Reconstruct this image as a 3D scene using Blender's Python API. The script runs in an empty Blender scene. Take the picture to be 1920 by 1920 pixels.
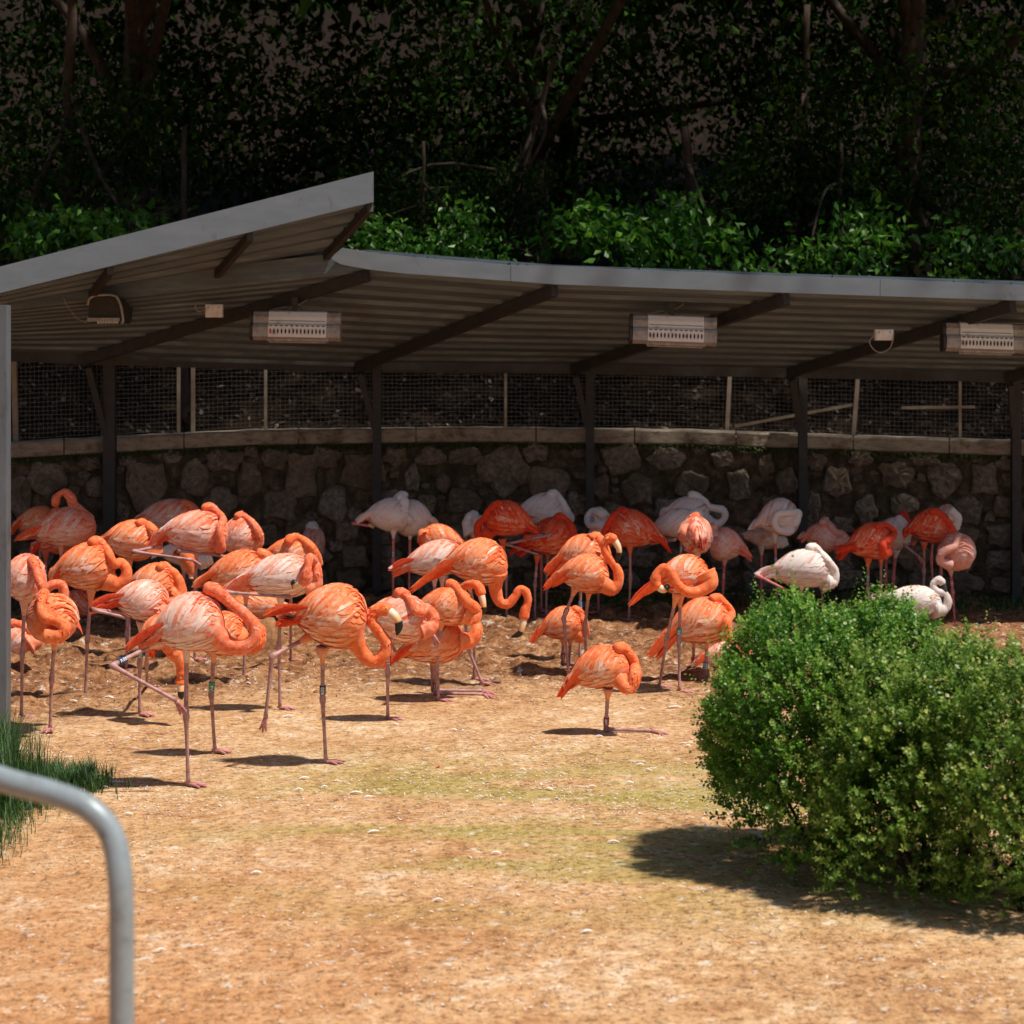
import bpy, math, random
import numpy as np
from mathutils import Vector, Matrix
random.seed(7); np.random.seed(7)
RG = np.random.default_rng(11)

# ------------------------------------------------------------------ camera, world, sun, exposure
scn = bpy.context.scene
COL = scn.collection
F, CH, HY = 3600.0, 2.2, 716.0            # focal length in photo pixels, eye height, horizon row
cam = bpy.data.cameras.new('camera'); camo = bpy.data.objects.new('camera', cam); COL.objects.link(camo)
camo.location = (0, 0, CH); camo.rotation_euler = (math.radians(90), 0, 0)
cam.sensor_width = 36; cam.lens = 36 * F / 1920; cam.shift_y = -(960 - HY) / 1920
cam.clip_start = 0.1; cam.clip_end = 500
cam.dof.use_dof = True; cam.dof.focus_distance = 12.0; cam.dof.aperture_fstop = 3.2
scn.camera = camo
SUN = Vector((0.42, -0.20, 1.0)).normalized()       # towards the sun
elev = math.asin(SUN.z); azim = math.atan2(SUN.x, SUN.y)
w = bpy.data.worlds.new('World'); scn.world = w; w.use_nodes = True
nt = w.node_tree; nt.nodes.clear()
sky = nt.nodes.new('ShaderNodeTexSky'); sky.sky_type = 'NISHITA'; sky.sun_disc = False
sky.sun_elevation = elev; sky.sun_rotation = azim
bg = nt.nodes.new('ShaderNodeBackground'); bg.inputs[1].default_value = 0.065
ow = nt.nodes.new('ShaderNodeOutputWorld')
nt.links.new(sky.outputs[0], bg.inputs[0]); nt.links.new(bg.outputs[0], ow.inputs[0])
sl = bpy.data.lights.new('sun', 'SUN'); sl.energy = 4.8; sl.angle = math.radians(2.2); sl.color = (1, 0.94, 0.85)
so = bpy.data.objects.new('sun', sl); COL.objects.link(so)
so.rotation_euler = SUN.to_track_quat('Z', 'Y').to_euler(); so.location = (5, -3, 12)
vs = scn.view_settings; vs.view_transform = 'Standard'; vs.look = 'None'; vs.exposure = 0.25; vs.gamma = 1.0
vs.use_curve_mapping = False

# ------------------------------------------------------------------ helpers
def P(px, py, d):
    return np.array([(px - 960) * d / F, d, CH - (py - HY) * d / F])
def gd(py):                                  # distance of a ground point seen on row py
    return F * CH / (py - HY)
def G(px, py):
    d = gd(py); return np.array([(px - 960) * d / F, d, 0.0])
def empty(name, loc=(0, 0, 0), label=None, cat=None, group=None, kind=None):
    o = bpy.data.objects.new(name, None); COL.objects.link(o); o.location = tuple(float(a) for a in loc)
    return tag(o, label, cat, group, kind)
def tag(o, label=None, cat=None, group=None, kind=None):
    if label: o['label'] = label
    if cat: o['category'] = cat
    if group: o['group'] = group
    if kind: o['kind'] = kind
    return o
class MB:
    """collects vertices and faces (with material slot, and a tone per vertex) for ONE mesh"""
    def __init__(s): s.v = []; s.f = []; s.m = []; s.t = []; s.n = 0
    def add(s, V, Fs, mat=0, tone=0.5):
        V = np.asarray(V, float).reshape(-1, 3)
        s.v.append(V); s.f.extend([tuple(int(i) + s.n for i in f) for f in Fs]); s.m.extend([mat] * len(Fs))
        s.t.append(np.full(len(V), tone) if np.isscalar(tone) else np.asarray(tone, float)); s.n += len(V)
        return s
    def mesh(s, name, mats, off=(0, 0, 0), smooth=True):
        me = bpy.data.meshes.new(name)
        V = np.concatenate(s.v) - np.asarray(off, float)
        me.from_pydata(V.tolist(), [], s.f)
        for m in mats: me.materials.append(m)
        me.polygons.foreach_set('material_index', s.m)
        me.polygons.foreach_set('use_smooth', [smooth] * len(s.f))
        a = me.attributes.new('tone', 'FLOAT', 'POINT'); a.data.foreach_set('value', np.concatenate(s.t).astype(np.float32))
        me.update(); return me
    def build(s, name, mats, parent=None, off=None, smooth=True):
        if off is None: off = parent.location if parent else (0, 0, 0)
        if not isinstance(mats, (list, tuple)): mats = [mats]
        o = bpy.data.objects.new(name, s.mesh(name, mats, off, smooth)); COL.objects.link(o)
        if parent: o.parent = parent
        else: o.location = tuple(float(a) for a in off)
        return o
def quads_np(name, V, nper, tone, mats, parent=None, off=(0, 0, 0), smooth=True, tri=None):
    """fast mesh of many identical leaf polygons; V (N,nper,3); tri = list of index tuples (all the same length)"""
    N = len(V); V = V.reshape(-1, 3) - np.asarray(off, float)
    pat = np.array(tri if tri is not None else [list(range(nper))]); k = pat.shape[1]
    fc = (pat[None] + (np.arange(N) * nper)[:, None, None]).reshape(-1, k)
    me = bpy.data.meshes.new(name); me.vertices.add(len(V)); me.vertices.foreach_set('co', V.astype(np.float32).ravel())
    me.loops.add(fc.size); me.loops.foreach_set('vertex_index', fc.ravel().astype(np.int32))
    me.polygons.add(len(fc)); me.polygons.foreach_set('loop_start', np.arange(0, fc.size, k, dtype=np.int32))
    me.polygons.foreach_set('use_smooth', [smooth] * len(fc))
    for m in (mats if isinstance(mats, (list, tuple)) else [mats]): me.materials.append(m)
    a = me.attributes.new('tone', 'FLOAT', 'POINT'); a.data.foreach_set('value', np.repeat(np.asarray(tone, np.float32), nper))
    me.update(calc_edges=True); me.validate()
    o = bpy.data.objects.new(name, me); COL.objects.link(o)
    if parent: o.parent = parent
    else: o.location = tuple(float(x) for x in off)
    return o
def nz(v):
    v = np.asarray(v, float); l = np.linalg.norm(v, axis=-1, keepdims=True); return v / np.maximum(l, 1e-9)
def catmull(P_, n):
    P_ = np.asarray(P_, float)
    if len(P_) < 3:
        u = np.linspace(0, 1, n)[:, None]; return P_[0] * (1 - u) + P_[-1] * u
    Q = np.vstack([2 * P_[0] - P_[1], P_, 2 * P_[-1] - P_[-2]])
    seg = np.linalg.norm(np.diff(P_[:, :3], axis=0), axis=1) ** 0.8 + 1e-6
    cum = np.concatenate([[0], np.cumsum(seg)]); T = np.linspace(0, cum[-1], n); out = []
    for t in T:
        i = min(max(np.searchsorted(cum, t, 'right') - 1, 0), len(seg) - 1); u = (t - cum[i]) / seg[i]
        a, b, c, d = Q[i], Q[i + 1], Q[i + 2], Q[i + 3]
        out.append(0.5 * ((2 * b) + (-a + c) * u + (2 * a - 5 * b + 4 * c - d) * u * u + (-a + 3 * b - 3 * c + d) * u ** 3))
    return np.array(out)
def tube(path, rad, k=10, flat=1.0):
    """swept tube with parallel-transported rings and closed ends -> verts, faces"""
    path = np.asarray(path, float); n = len(path); rad = np.broadcast_to(rad, (n,))
    T = nz(np.gradient(path, axis=0)); ref = np.array([0, 0, 1.0]) if abs(T[0][2]) < .9 else np.array([1.0, 0, 0])
    N = nz(np.cross(T[0], ref)); V = []; ang = np.linspace(0, 2 * np.pi, k, endpoint=False)
    for i in range(n):
        N = nz(N - T[i] * np.dot(N, T[i])); B = np.cross(T[i], N)
        V.append(path[i] + rad[i] * (np.cos(ang)[:, None] * N * flat + np.sin(ang)[:, None] * B))
    V = np.concatenate(V); Fs = []
    for i in range(n - 1):
        for j in range(k): a = i * k + j; b = i * k + (j + 1) % k; Fs.append((a, b, b + k, a + k))
    Fs.append(tuple(range(k))[::-1]); Fs.append(tuple((n - 1) * k + j for j in range(k)))
    return V, Fs
def box(c, sx, sy, sz, R=None):
    v = np.array([[x, y, z] for x in (-.5, .5) for y in (-.5, .5) for z in (-.5, .5)]) * [sx, sy, sz]
    if R is not None: v = v @ np.asarray(R, float).T
    return v + np.asarray(c, float), [(0, 1, 3, 2), (4, 6, 7, 5), (0, 4, 5, 1), (2, 3, 7, 6), (0, 2, 6, 4), (1, 5, 7, 3)]
def beam(a, b, wd, ht):
    """rectangular bar from a to b (ht measured in the vertical plane)"""
    a = np.asarray(a, float); b = np.asarray(b, float); d = nz(b - a)
    up = np.array([0, 0, 1.0]) if abs(d[2]) < .95 else np.array([0, 1.0, 0]); s = nz(np.cross(d, up)); u = np.cross(s, d)
    V = []
    for p in (a, b):
        for q in ((-1, -1), (1, -1), (1, 1), (-1, 1)): V.append(p + s * q[0] * wd / 2 + u * q[1] * ht / 2)
    return V, [(0, 3, 2, 1), (4, 5, 6, 7), (0, 1, 5, 4), (1, 2, 6, 5), (2, 3, 7, 6), (3, 0, 4, 7)]
_perm = RG.random((256, 256))
def vnoise(x, y):
    xi = np.floor(x).astype(int); yi = np.floor(y).astype(int); fx = x - xi; fy = y - yi
    fx = fx * fx * (3 - 2 * fx); fy = fy * fy * (3 - 2 * fy); g = lambda a, b: _perm[a % 256, b % 256]
    return (g(xi, yi) * (1 - fx) + g(xi + 1, yi) * fx) * (1 - fy) + (g(xi, yi + 1) * (1 - fx) + g(xi + 1, yi + 1) * fx) * fy
def fbm(x, y, o=4):
    r = 0; a = .5
    for i in range(o): r = r + a * vnoise(x * 2 ** i + 17 * i, y * 2 ** i + 31 * i); a *= .5
    return r
def sstep(a, b, x): u = np.clip((x - a) / (b - a), 0, 1); return u * u * (3 - 2 * u)

# ------------------------------------------------------------------ materials
class NT:
    def __init__(s, name):
        s.m = bpy.data.materials.new(name); s.m.use_nodes = True; s.t = s.m.node_tree; s.t.nodes.clear()
        s.out = s.n('ShaderNodeOutputMaterial'); s.co = s.n('ShaderNodeTexCoord').outputs['Object']
    def n(s, ty, **kw):
        x = s.t.nodes.new(ty)
        for k, v in kw.items(): setattr(x, k, v)
        return x
    def l(s, a, b): s.t.links.new(a, b)
    def val(s, sock, v):
        if hasattr(v, 'is_linked') or hasattr(v, 'links'): s.l(v, sock)
        else: sock.default_value = v
    def noise(s, scale, detail=4, rough=.55, co=None, dist=0):
        x = s.n('ShaderNodeTexNoise'); x.inputs['Scale'].default_value = scale; x.inputs['Detail'].default_value = detail
        x.inputs['Roughness'].default_value = rough; x.inputs['Distortion'].default_value = dist
        s.l(co or s.co, x.inputs['Vector']); return x.outputs['Fac']
    def vor(s, scale, co=None, feature='F1', out='Distance'):
        x = s.n('ShaderNodeTexVoronoi', feature=feature); x.inputs['Scale'].default_value = scale; s.l(co or s.co, x.inputs['Vector']); return x.outputs[out]
    def ramp(s, fac, stops, interp='LINEAR'):
        x = s.n('ShaderNodeValToRGB'); x.color_ramp.interpolation = interp; e = x.color_ramp.elements
        while len(e) < len(stops): e.new(0.5)
        for i, (p, c) in enumerate(stops): e[i].position = p; e[i].color = (*c, 1) if len(c) == 3 else c
        s.l(fac, x.inputs[0]); return x.outputs[0]
    def rng(s, v, a, b, c=0, d=1):
        x = s.n('ShaderNodeMapRange'); s.l(v, x.inputs[0]); x.inputs[1].default_value = a; x.inputs[2].default_value = b
        x.inputs[3].default_value = c; x.inputs[4].default_value = d; return x.outputs[0]
    def math(s, op, a, b=0.0):
        x = s.n('ShaderNodeMath', operation=op); s.val(x.inputs[0], a); s.val(x.inputs[1], b); return x.outputs[0]
    def mix(s, f, a, b, mode='MIX'):
        x = s.n('ShaderNodeMix', data_type='RGBA', blend_type=mode); s.val(x.inputs[0], f)
        for k, v in ((6, a), (7, b)):
            if isinstance(v, tuple): x.inputs[k].default_value = (*v, 1)
            else: s.l(v, x.inputs[k])
        return x.outputs[2]
    def scaled(s, sc):
        x = s.n('ShaderNodeMapping'); x.inputs['Scale'].default_value = sc; s.l(s.co, x.inputs['Vector']); return x.outputs[0]
    def attr(s, nm='tone'):
        x = s.n('ShaderNodeAttribute'); x.attribute_name = nm; return x.outputs['Fac']
    def rand(s): return s.n('ShaderNodeObjectInfo').outputs['Random']
    def bump(s, h, st=.3, dist=.01):
        x = s.n('ShaderNodeBump'); x.inputs['Strength'].default_value = st; x.inputs['Distance'].default_value = dist
        s.l(h, x.inputs['Height']); return x.outputs[0]
    def done(s, col, rough=.7, metal=0, normal=None, trans=0, spec=.4, sheen=0):
        b = s.n('ShaderNodeBsdfPrincipled')
        if isinstance(col, tuple): b.inputs['Base Color'].default_value = (*col, 1)
        else: s.l(col, b.inputs['Base Color'])
        s.val(b.inputs['Roughness'], rough); b.inputs['Metallic'].default_value = metal
        b.inputs['Specular IOR Level'].default_value = spec
        if sheen: b.inputs['Sheen Weight'].default_value = sheen
        if normal: s.l(normal, b.inputs['Normal'])
        sh = b.outputs[0]
        if trans:
            t = s.n('ShaderNodeBsdfTranslucent'); s.val(t.inputs[0], col if not isinstance(col, tuple) else (*col, 1))
            if normal: s.l(normal, t.inputs['Normal'])
            mx = s.n('ShaderNodeMixShader'); mx.inputs[0].default_value = trans; s.l(sh, mx.inputs[1]); s.l(t.outputs[0], mx.inputs[2]); sh = mx.outputs[0]
        s.l(sh, s.out.inputs[0]); return s.m
def plumage(name, stops, trans=.2):
    n = NT(name); nz1 = n.noise(38, 3, .6, n.scaled((1, 1, 1))); fine = n.noise(160, 2)
    t = n.math('ADD', n.attr(), n.rng(nz1, .3, .7, -.13, .13)); t = n.math('ADD', t, n.rng(fine, .3, .7, -.05, .05))
    c = n.ramp(t, stops); return n.done(c, .62, normal=n.bump(fine, .25, .003), trans=trans, spec=.25, sheen=.15)
PAL = {
 'orange': plumage('plumage_orange', [(0, (.72, .035, .010)), (.32, (.93, .155, .031)), (.60, (.95, .33, .135)), (.82, (.95, .50, .31)), (1, (.95, .76, .66))]),
 'pink': plumage('plumage_pink', [(0, (.72, .040, .016)), (.30, (.92, .165, .048)), (.54, (.94, .39, .25)), (.78, (.94, .62, .50)), (1, (.94, .80, .74))]),
 'red': plumage('plumage_red', [(0, (.58, .018, .005)), (.34, (.86, .065, .015)), (.66, (.92, .19, .07)), (.85, (.92, .40, .26)), (1, (.92, .6, .48))]),
 'white': plumage('plumage_white', [(0, (.66, .12, .08)), (.30, (.80, .46, .36)), (.52, (.86, .66, .58)), (.78, (.89, .78, .72)), (1, (.91, .84, .80))]),
 'rose': plumage('plumage_rose', [(0, (.70, .12, .06)), (.35, (.88, .30, .20)), (.65, (.90, .48, .38)), (1, (.90, .72, .64))]),
}
n = NT('leg_skin'); f1 = n.noise(26, 4); MLEG = n.done(n.ramp(f1, [(.3, (.26, .12, .09)), (.5, (.42, .23, .22)), (.75, (.52, .30, .30))]), .55, normal=n.bump(n.noise(180, 2), .4, .002))
n = NT('leg_skin_pink'); f1 = n.noise(26, 4); MLEGP = n.done(n.ramp(f1, [(.3, (.45, .10, .10)), (.7, (.66, .24, .22))]), .55, normal=n.bump(n.noise(180, 2), .4, .002))
n = NT('foot_skin'); f1 = n.noise(40, 4); MFOOT = n.done(n.ramp(f1, [(.3, (.36, .13, .12)), (.7, (.62, .27, .25))]), .5, normal=n.bump(f1, .4, .003))
n = NT('bill'); MBILL = n.done(n.ramp(n.attr(), [(0, (.80, .66, .50)), (.34, (.82, .55, .32)), (.50, (.75, .38, .15)), (.55, (.015, .013, .012)), (1, (.02, .018, .016))]), .35)
n = NT('bill_dark'); MBILLD = n.done((.05, .045, .045), .4)
n = NT('eye'); MEYE = n.done(n.ramp(n.attr(), [(0, (.75, .55, .12)), (.5, (.75, .55, .12)), (.55, (.01, .01, .01))], 'CONSTANT'), .15)
n = NT('feather_black'); MBLK = n.done((.018, .014, .014), .5)
BANDM = {}
for k, c in dict(blue=(.01, .035, .10), teal=(.02, .22, .20), green=(.0, .25, .10), red=(.28, .015, .03), sky=(.05, .2, .45), maroon=(.12, .01, .03)).items():
    n = NT('band_' + k); BANDM[k] = n.done(c, .35)
n = NT('band_print'); MPRINT = n.done((.8, .8, .78), .4)

# ------------------------------------------------------------------ ground
xs = np.concatenate([np.arange(-70, -9, 6.), np.arange(-9, 9.001, .055), np.arange(13, 75, 6.)])
ys = np.concatenate([np.arange(-30, 5, 3.), np.arange(5.2, 20.6, .055), [24, 30, 40, 60, 90]])
X, Y = np.meshgrid(xs, ys)
def rough_mask(X, Y):
    b = 13.6 + 1.2 * (fbm(X * .6 + 3, Y * .6, 2) - .4) - np.where(X < -1.6, (-1.6 - X) * .8, 0)
    return sstep(b - .6, b + 1.0, Y)
def gz(X, Y):
    m = rough_mask(X, Y)
    z = .030 * (fbm(X * .7, Y * .7, 3) - .45) + .012 * (fbm(X * 6, Y * 6, 3) - .45)
    lump = np.maximum(fbm(X * 4.2 + 5, Y * 4.2, 3) - .44, 0) * .26 + np.maximum(fbm(X * 8 + 5, Y * 8, 2) - .33, 0) * .15 + .022 * (vnoise(X * 16, Y * 16) - .5)
    return z + m * lump - m * .012
Z = gz(X, Y); Z[(np.abs(X) > 9.5) | (Y > 21)] = -.02
ny, nx = X.shape; V = np.stack([X, Y, Z], -1).reshape(-1, 3)
idx = np.arange(ny * nx).reshape(ny, nx); Q = np.stack([idx[:-1, :-1], idx[:-1, 1:], idx[1:, 1:], idx[1:, :-1]], -1).reshape(-1, 4)
me = bpy.data.meshes.new('ground'); me.vertices.add(len(V)); me.vertices.foreach_set('co', V.astype(np.float32).ravel())
me.loops.add(Q.size); me.loops.foreach_set('vertex_index', Q.ravel().astype(np.int32)); me.polygons.add(len(Q))
me.polygons.foreach_set('loop_start', np.arange(0, Q.size, 4, dtype=np.int32)); me.polygons.foreach_set('use_smooth', [True] * len(Q))
a = me.attributes.new('tone', 'FLOAT', 'POINT'); a.data.foreach_set('value', rough_mask(V[:, 0], V[:, 1]).astype(np.float32))
me.update(calc_edges=True)
n = NT('sandy_soil')
med = n.math('ADD', n.math('MULTIPLY', n.noise(1.1, 5, .6), .45), n.math('MULTIPLY', n.noise(6, 5, .72), .55)); fine = n.noise(38, 4, .7)
smooth_c = n.ramp(med, [(.36, (.35, .172, .078)), (.45, (.50, .278, .130)), (.55, (.61, .385, .205)), (.66, (.76, .59, .42))])
algae = n.ramp(n.noise(.9, 4, .6, n.scaled((.7, 2.2, 1))), [(.45, (0, 0, 0)), (.57, (1, 1, 1))])
sep = n.n('ShaderNodeSeparateXYZ'); n.l(n.co, sep.inputs[0])
near = n.math('MULTIPLY', n.rng(sep.outputs[1], 11.9, 10.4), n.rng(sep.outputs[1], 7.4, 9.0))
near = n.math('MULTIPLY', near, n.rng(sep.outputs[0], -2.0, -.6))
smooth_c = n.mix(n.math('MULTIPLY', n.math('MULTIPLY', algae, near), .66), smooth_c, (.32, .29, .07))
red = n.math('MULTIPLY', n.rng(sep.outputs[1], 10.2, 7.6), n.rng(sep.outputs[0], 1.0, -1.2))
smooth_c = n.mix(n.math('MULTIPLY', red, .40), smooth_c, (.52, .21, .08))
rough_c = n.ramp(n.noise(6, 4, .7), [(.3, (.11, .042, .018)), (.47, (.24, .105, .045)), (.60, (.39, .20, .095)), (.76, (.60, .41, .26))])
dirt = n.ramp(n.noise(24, 4, .8), [(.38, (.40, .32, .26)), (.47, (.95, .95, .95)), (.60, (1.08, 1.06, 1.02)), (.70, (1.3, 1.3, 1.3))])
c = n.mix(n.attr(), smooth_c, rough_c); c = n.mix(.75, c, n.mix(1.0, c, dirt, 'MULTIPLY'))
pp = n.noise(9, 4, .7); c = n.mix(n.rng(pp, .60, .66, 0, .6), c, (.74, .66, .55)); pq = n.noise(14, 3, .75); c = n.mix(n.rng(pq, .36, .31, 0, .7), c, (.13, .07, .035))
# droppings and down pressed in the soil
spk = n.vor(16); msk = n.math('MULTIPLY', n.rng(spk, .17, .08), n.rng(n.noise(1.3, 4), .45, .6))
c = n.mix(n.math('MULTIPLY', msk, .75), c, (.72, .66, .58))
spk2 = n.vor(33); c = n.mix(n.math('MULTIPLY', n.rng(spk2, .20, .10), n.rng(n.noise(2.3, 4), .40, .58, 0, .85)), c, (.07, .04, .025))
me.materials.append(n.done(c, .92, normal=n.bump(n.math('ADD', n.math('ADD', fine, n.math('MULTIPLY', med, 2.)), n.math('MULTIPLY', n.rng(n.vor(7), .0, .5), 1.2)), 1.0, .02), spec=.15))
go = bpy.data.objects.new('ground', me); COL.objects.link(go); tag(go, kind='structure')

# ------------------------------------------------------------------ wall, coping, stones, fence
n = NT('mossy_mortar'); f = n.noise(9, 6, .7); mo = n.noise(2.2, 4)
c = n.ramp(f, [(.3, (.025, .019, .013)), (.5, (.085, .062, .042)), (.72, (.22, .165, .11))])
c = n.mix(n.rng(mo, .5, .68, 0, .5), c, (.03, .045, .012)); MORT = n.done(c, .95, normal=n.bump(f, .9, .03), spec=.1)
n = NT('rubble_stone'); f = n.noise(22, 6, .75); g = n.noise(3, 3)
c = n.ramp(f, [(.30, (.06, .047, .037)), (.5, (.22, .183, .145)), (.72, (.45, .385, .31))])
c = n.mix(n.rng(n.rand(), 0, 1, 0, .45), c, (.20, .125, .07)); c = n.mix(n.rng(g, .45, .62, 0, .6), c, (.09, .065, .04))
STONE = n.done(c, .9, normal=n.bump(f, 1.0, .03), spec=.15)
n = NT('concrete_coping'); f = n.noise(7, 6, .7, n.scaled((1, 1, 2.5))); c = n.ramp(f, [(.3, (.13, .10, .075)), (.5, (.30, .245, .185)), (.8, (.42, .36, .28))])
st = n.ramp(n.noise(2.4, 5, .7), [(.52, (1, 1, 1)), (.66, (.35, .28, .2))]); COPE = n.done(n.mix(1, c, st, 'MULTIPLY'), .9, normal=n.bump(f, .5, .02))
WX = np.array([-300, 20, 480, 900, 1300, 1600, 1920, 2200.])          # control columns (photo px)
WYT = np.array([845, 829, 806, 801, 806, 817, 827, 838.]); WD = np.array([17.6, 18.5, 19.5, 20.0, 20.0, 19.8, 19.4, 19.0])
def wd(px): return float(np.interp(px, WX, WD))
def wtop(px): return CH - (float(np.interp(px, WX, WYT)) - HY) * wd(px) / F
wall = empty('stone_wall', G(960, 1110), 'curved rubble stone retaining wall with dark mossy mortar under the shelter', 'wall')
wp = np.linspace(-300, 2200, 61); mb = MB(); V = []; zs = np.linspace(-.1, 1, 14)
for p in wp:
    for k, zf in enumerate(zs):
        q = P(p, 716, wd(p)); zt = wtop(p) - .15; q[2] = zf * zt; q[1] += .03 * (fbm(np.array(q[0] * 4.), np.array(q[2] * 4.), 3) - .5) + .02 * zf; V.append(q)
Fs = [(i * 14 + j, (i + 1) * 14 + j, (i + 1) * 14 + j + 1, i * 14 + j + 1) for i in range(60) for j in range(13)]
o_ = len(V)
for p in wp: q = P(p, 716, wd(p) + .42); q[2] = wtop(p) - .15; V.append(q)
Fs += [(i * 14 + 13, (i + 1) * 14 + 13, o_ + i + 1, o_ + i) for i in range(60)]
mb.add(V, Fs); mb.build('masonry_core', MORT, wall)
cuts = [-300, 120, 345, 560, 780, 1005, 1190, 1380, 1600, 1780, 2000, 2200]
for a_, b_ in zip(cuts[:-1], cuts[1:]):
    mb = MB(); V = []; m_ = 8
    for i in range(m_):
        p = a_ + 1.2 + (b_ - a_ - 2.4) * i / (m_ - 1); t = wtop(p); jit = .006 * math.sin(p * .07)
        for dy, dz in ((-.035, -.15), (-.05 + jit, -.135), (-.05 + jit, -.02), (-.03, 0), (.40, 0), (.40, -.15)):
            q = P(p, 716, wd(p) + dy); q[2] = t + dz + jit * .5; V.append(q)
    Fs = [(i * 6 + j, (i + 1) * 6 + j, (i + 1) * 6 + (j + 1) % 6, i * 6 + (j + 1) % 6) for i in range(m_ - 1) for j in range(6)]
    Fs += [(0, 1, 2, 3, 4, 5), tuple((m_ - 1) * 6 + j for j in range(5, -1, -1))]
    mb.add(V, Fs); mb.build('coping_slab', COPE, wall, smooth=False)
ST = [(88,895,36,31),(36,930,22,42),(168,868,24,13),(178,915,18,20),(236,864,19,11),(272,912,38,50),(320,856,20,14),(366,896,27,34),(418,864,38,22),(467,900,25,33),(412,942,34,26),(226,962,15,22),
 (516,860,26,20),(566,892,31,44),(524,945,34,32),(610,858,30,20),(680,885,42,36),(625,945,28,32),(740,855,23,18),(772,895,15,27),(806,855,28,18),(872,855,32,18),(830,905,13,20),(945,882,46,46),(868,940,34,25),(800,945,18,20),
 (1004,848,25,20),(1030,908,42,36),(1084,850,15,11),(1166,860,36,28),(1124,912,19,24),(1196,918,29,30),(1250,860,36,22),(1296,908,30,26),(1355,861,21,16),(1384,910,23,29),(1246,952,22,20),(1436,872,14,24),(1148,957,22,15),
 (1474,902,20,24),(1530,865,19,17),(1570,902,26,30),(1520,950,19,30),(1614,860,22,15),(1682,890,32,26),(1625,955,20,27),(1735,863,29,12),(1770,897,30,35),(1845,897,27,31),(1815,955,27,27),(1578,985,24,16),(1885,950,22,22),(1890,868,24,14),(1695,945,26,20),(1450,945,20,18),(1325,962,28,18),(1080,945,20,24),(730,940,22,24)]
rnd = random.Random(3)
for yy in (1000, 1048, 1092):
    x = -60 + rnd.random() * 30
    while x < 2000:
        rx = rnd.uniform(22, 40); x += rx + 4
        ok = all(((x - s[0]) / (s[2] + rx)) ** 2 + ((yy - s[1]) / (s[3] + 20)) ** 2 > .62 for s in ST)
        if ok: ST.append((x, yy + rnd.uniform(-6, 6), rx, rnd.uniform(18, 25)))
        x += rx + rnd.uniform(4, 16)
for q in range(2600):
    x, yy, r_ = rnd.uniform(-40, 1960), rnd.uniform(842, 1108), rnd.uniform(7, 15)
    if all(((x - s_[0]) / (s_[2] + r_ * 1.05)) ** 2 + ((yy - s_[1]) / (s_[3] + r_ * .95)) ** 2 > .93 for s_ in ST) and len(ST) < 190: ST.append((x, yy, r_ * rnd.uniform(1, 1.4), r_ * rnd.uniform(.7, 1)))
for (px, py, rx, ry) in ST:
    s = wd(px) / F; small = rx < 22 and ry < 16; rx *= s; ry *= s; c0 = P(px, py, wd(px) - (.005 if not small else -.022)); k = 10 if small else 16; V = []; Fs = []
    sx = nz(P(px + 20, py, wd(px + 20)) - P(px - 20, py, wd(px - 20))); up = np.array([0, 0, 1.]); nn = np.array([sx[1], -sx[0], 0])
    kk = rnd.choice((3, 4, 5)); ph = rnd.uniform(0, 6.28); rr = [1 + .13 * math.cos(kk * 2 * math.pi * j / k + ph) + rnd.uniform(-.13, .12) for j in range(k)]
    for ring, (sc, out) in enumerate(((1.0, -.02), (.96, .035), (.80, .055), (.42, .062))):
        for j in range(k):
            a_ = 2 * math.pi * j / k; ca, sa = math.cos(a_), math.sin(a_); e = .75
            ux = math.copysign(abs(ca) ** e, ca) * rr[j] * rx * sc; uz = math.copysign(abs(sa) ** e, sa) * rr[j] * ry * sc
            V.append(c0 + sx * ux + up * uz + nn * (out + rnd.uniform(-.014, .014)))
    V.append(c0 + nn * .065)
    for r_ in range(3):
        for j in range(k): a_, b_ = r_ * k + j, r_ * k + (j + 1) % k; Fs.append((a_, b_, b_ + k, a_ + k))
    Fs += [(3 * k + j, 3 * k + (j + 1) % k, 4 * k) for j in range(k)]
    mb = MB(); mb.add(V, Fs); mb.build('stone', STONE, wall, smooth=False)
# moss fringe hanging under the coping
n = NT('moss'); MOSS = n.done(n.ramp(n.noise(20, 3), [(.3, (.015, .025, .006)), (.7, (.05, .08, .02))]), .95)
N = 2600; px = RG.uniform(0, 1920, N); dd = np.interp(px, WX, WD) - RG.uniform(.02, .07, N); zt = np.array([wtop(p) for p in px]) - .15 - RG.random(N) ** 2 * .06
C0 = np.stack([(px - 960) * dd / F, dd, zt], -1); wv = np.stack([RG.normal(0, .012, N), RG.normal(0, .006, N), RG.normal(0, .004, N)], -1); dn = np.stack([RG.normal(0, .01, N), -RG.random(N) * .02, -RG.uniform(.01, .035, N)], -1)
quads_np('moss_fringe', np.stack([C0 - wv, C0 + wv, C0 + dn], 1), 3, RG.random(N), MOSS, wall, wall.location)['kind'] = 'stuff'

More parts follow.
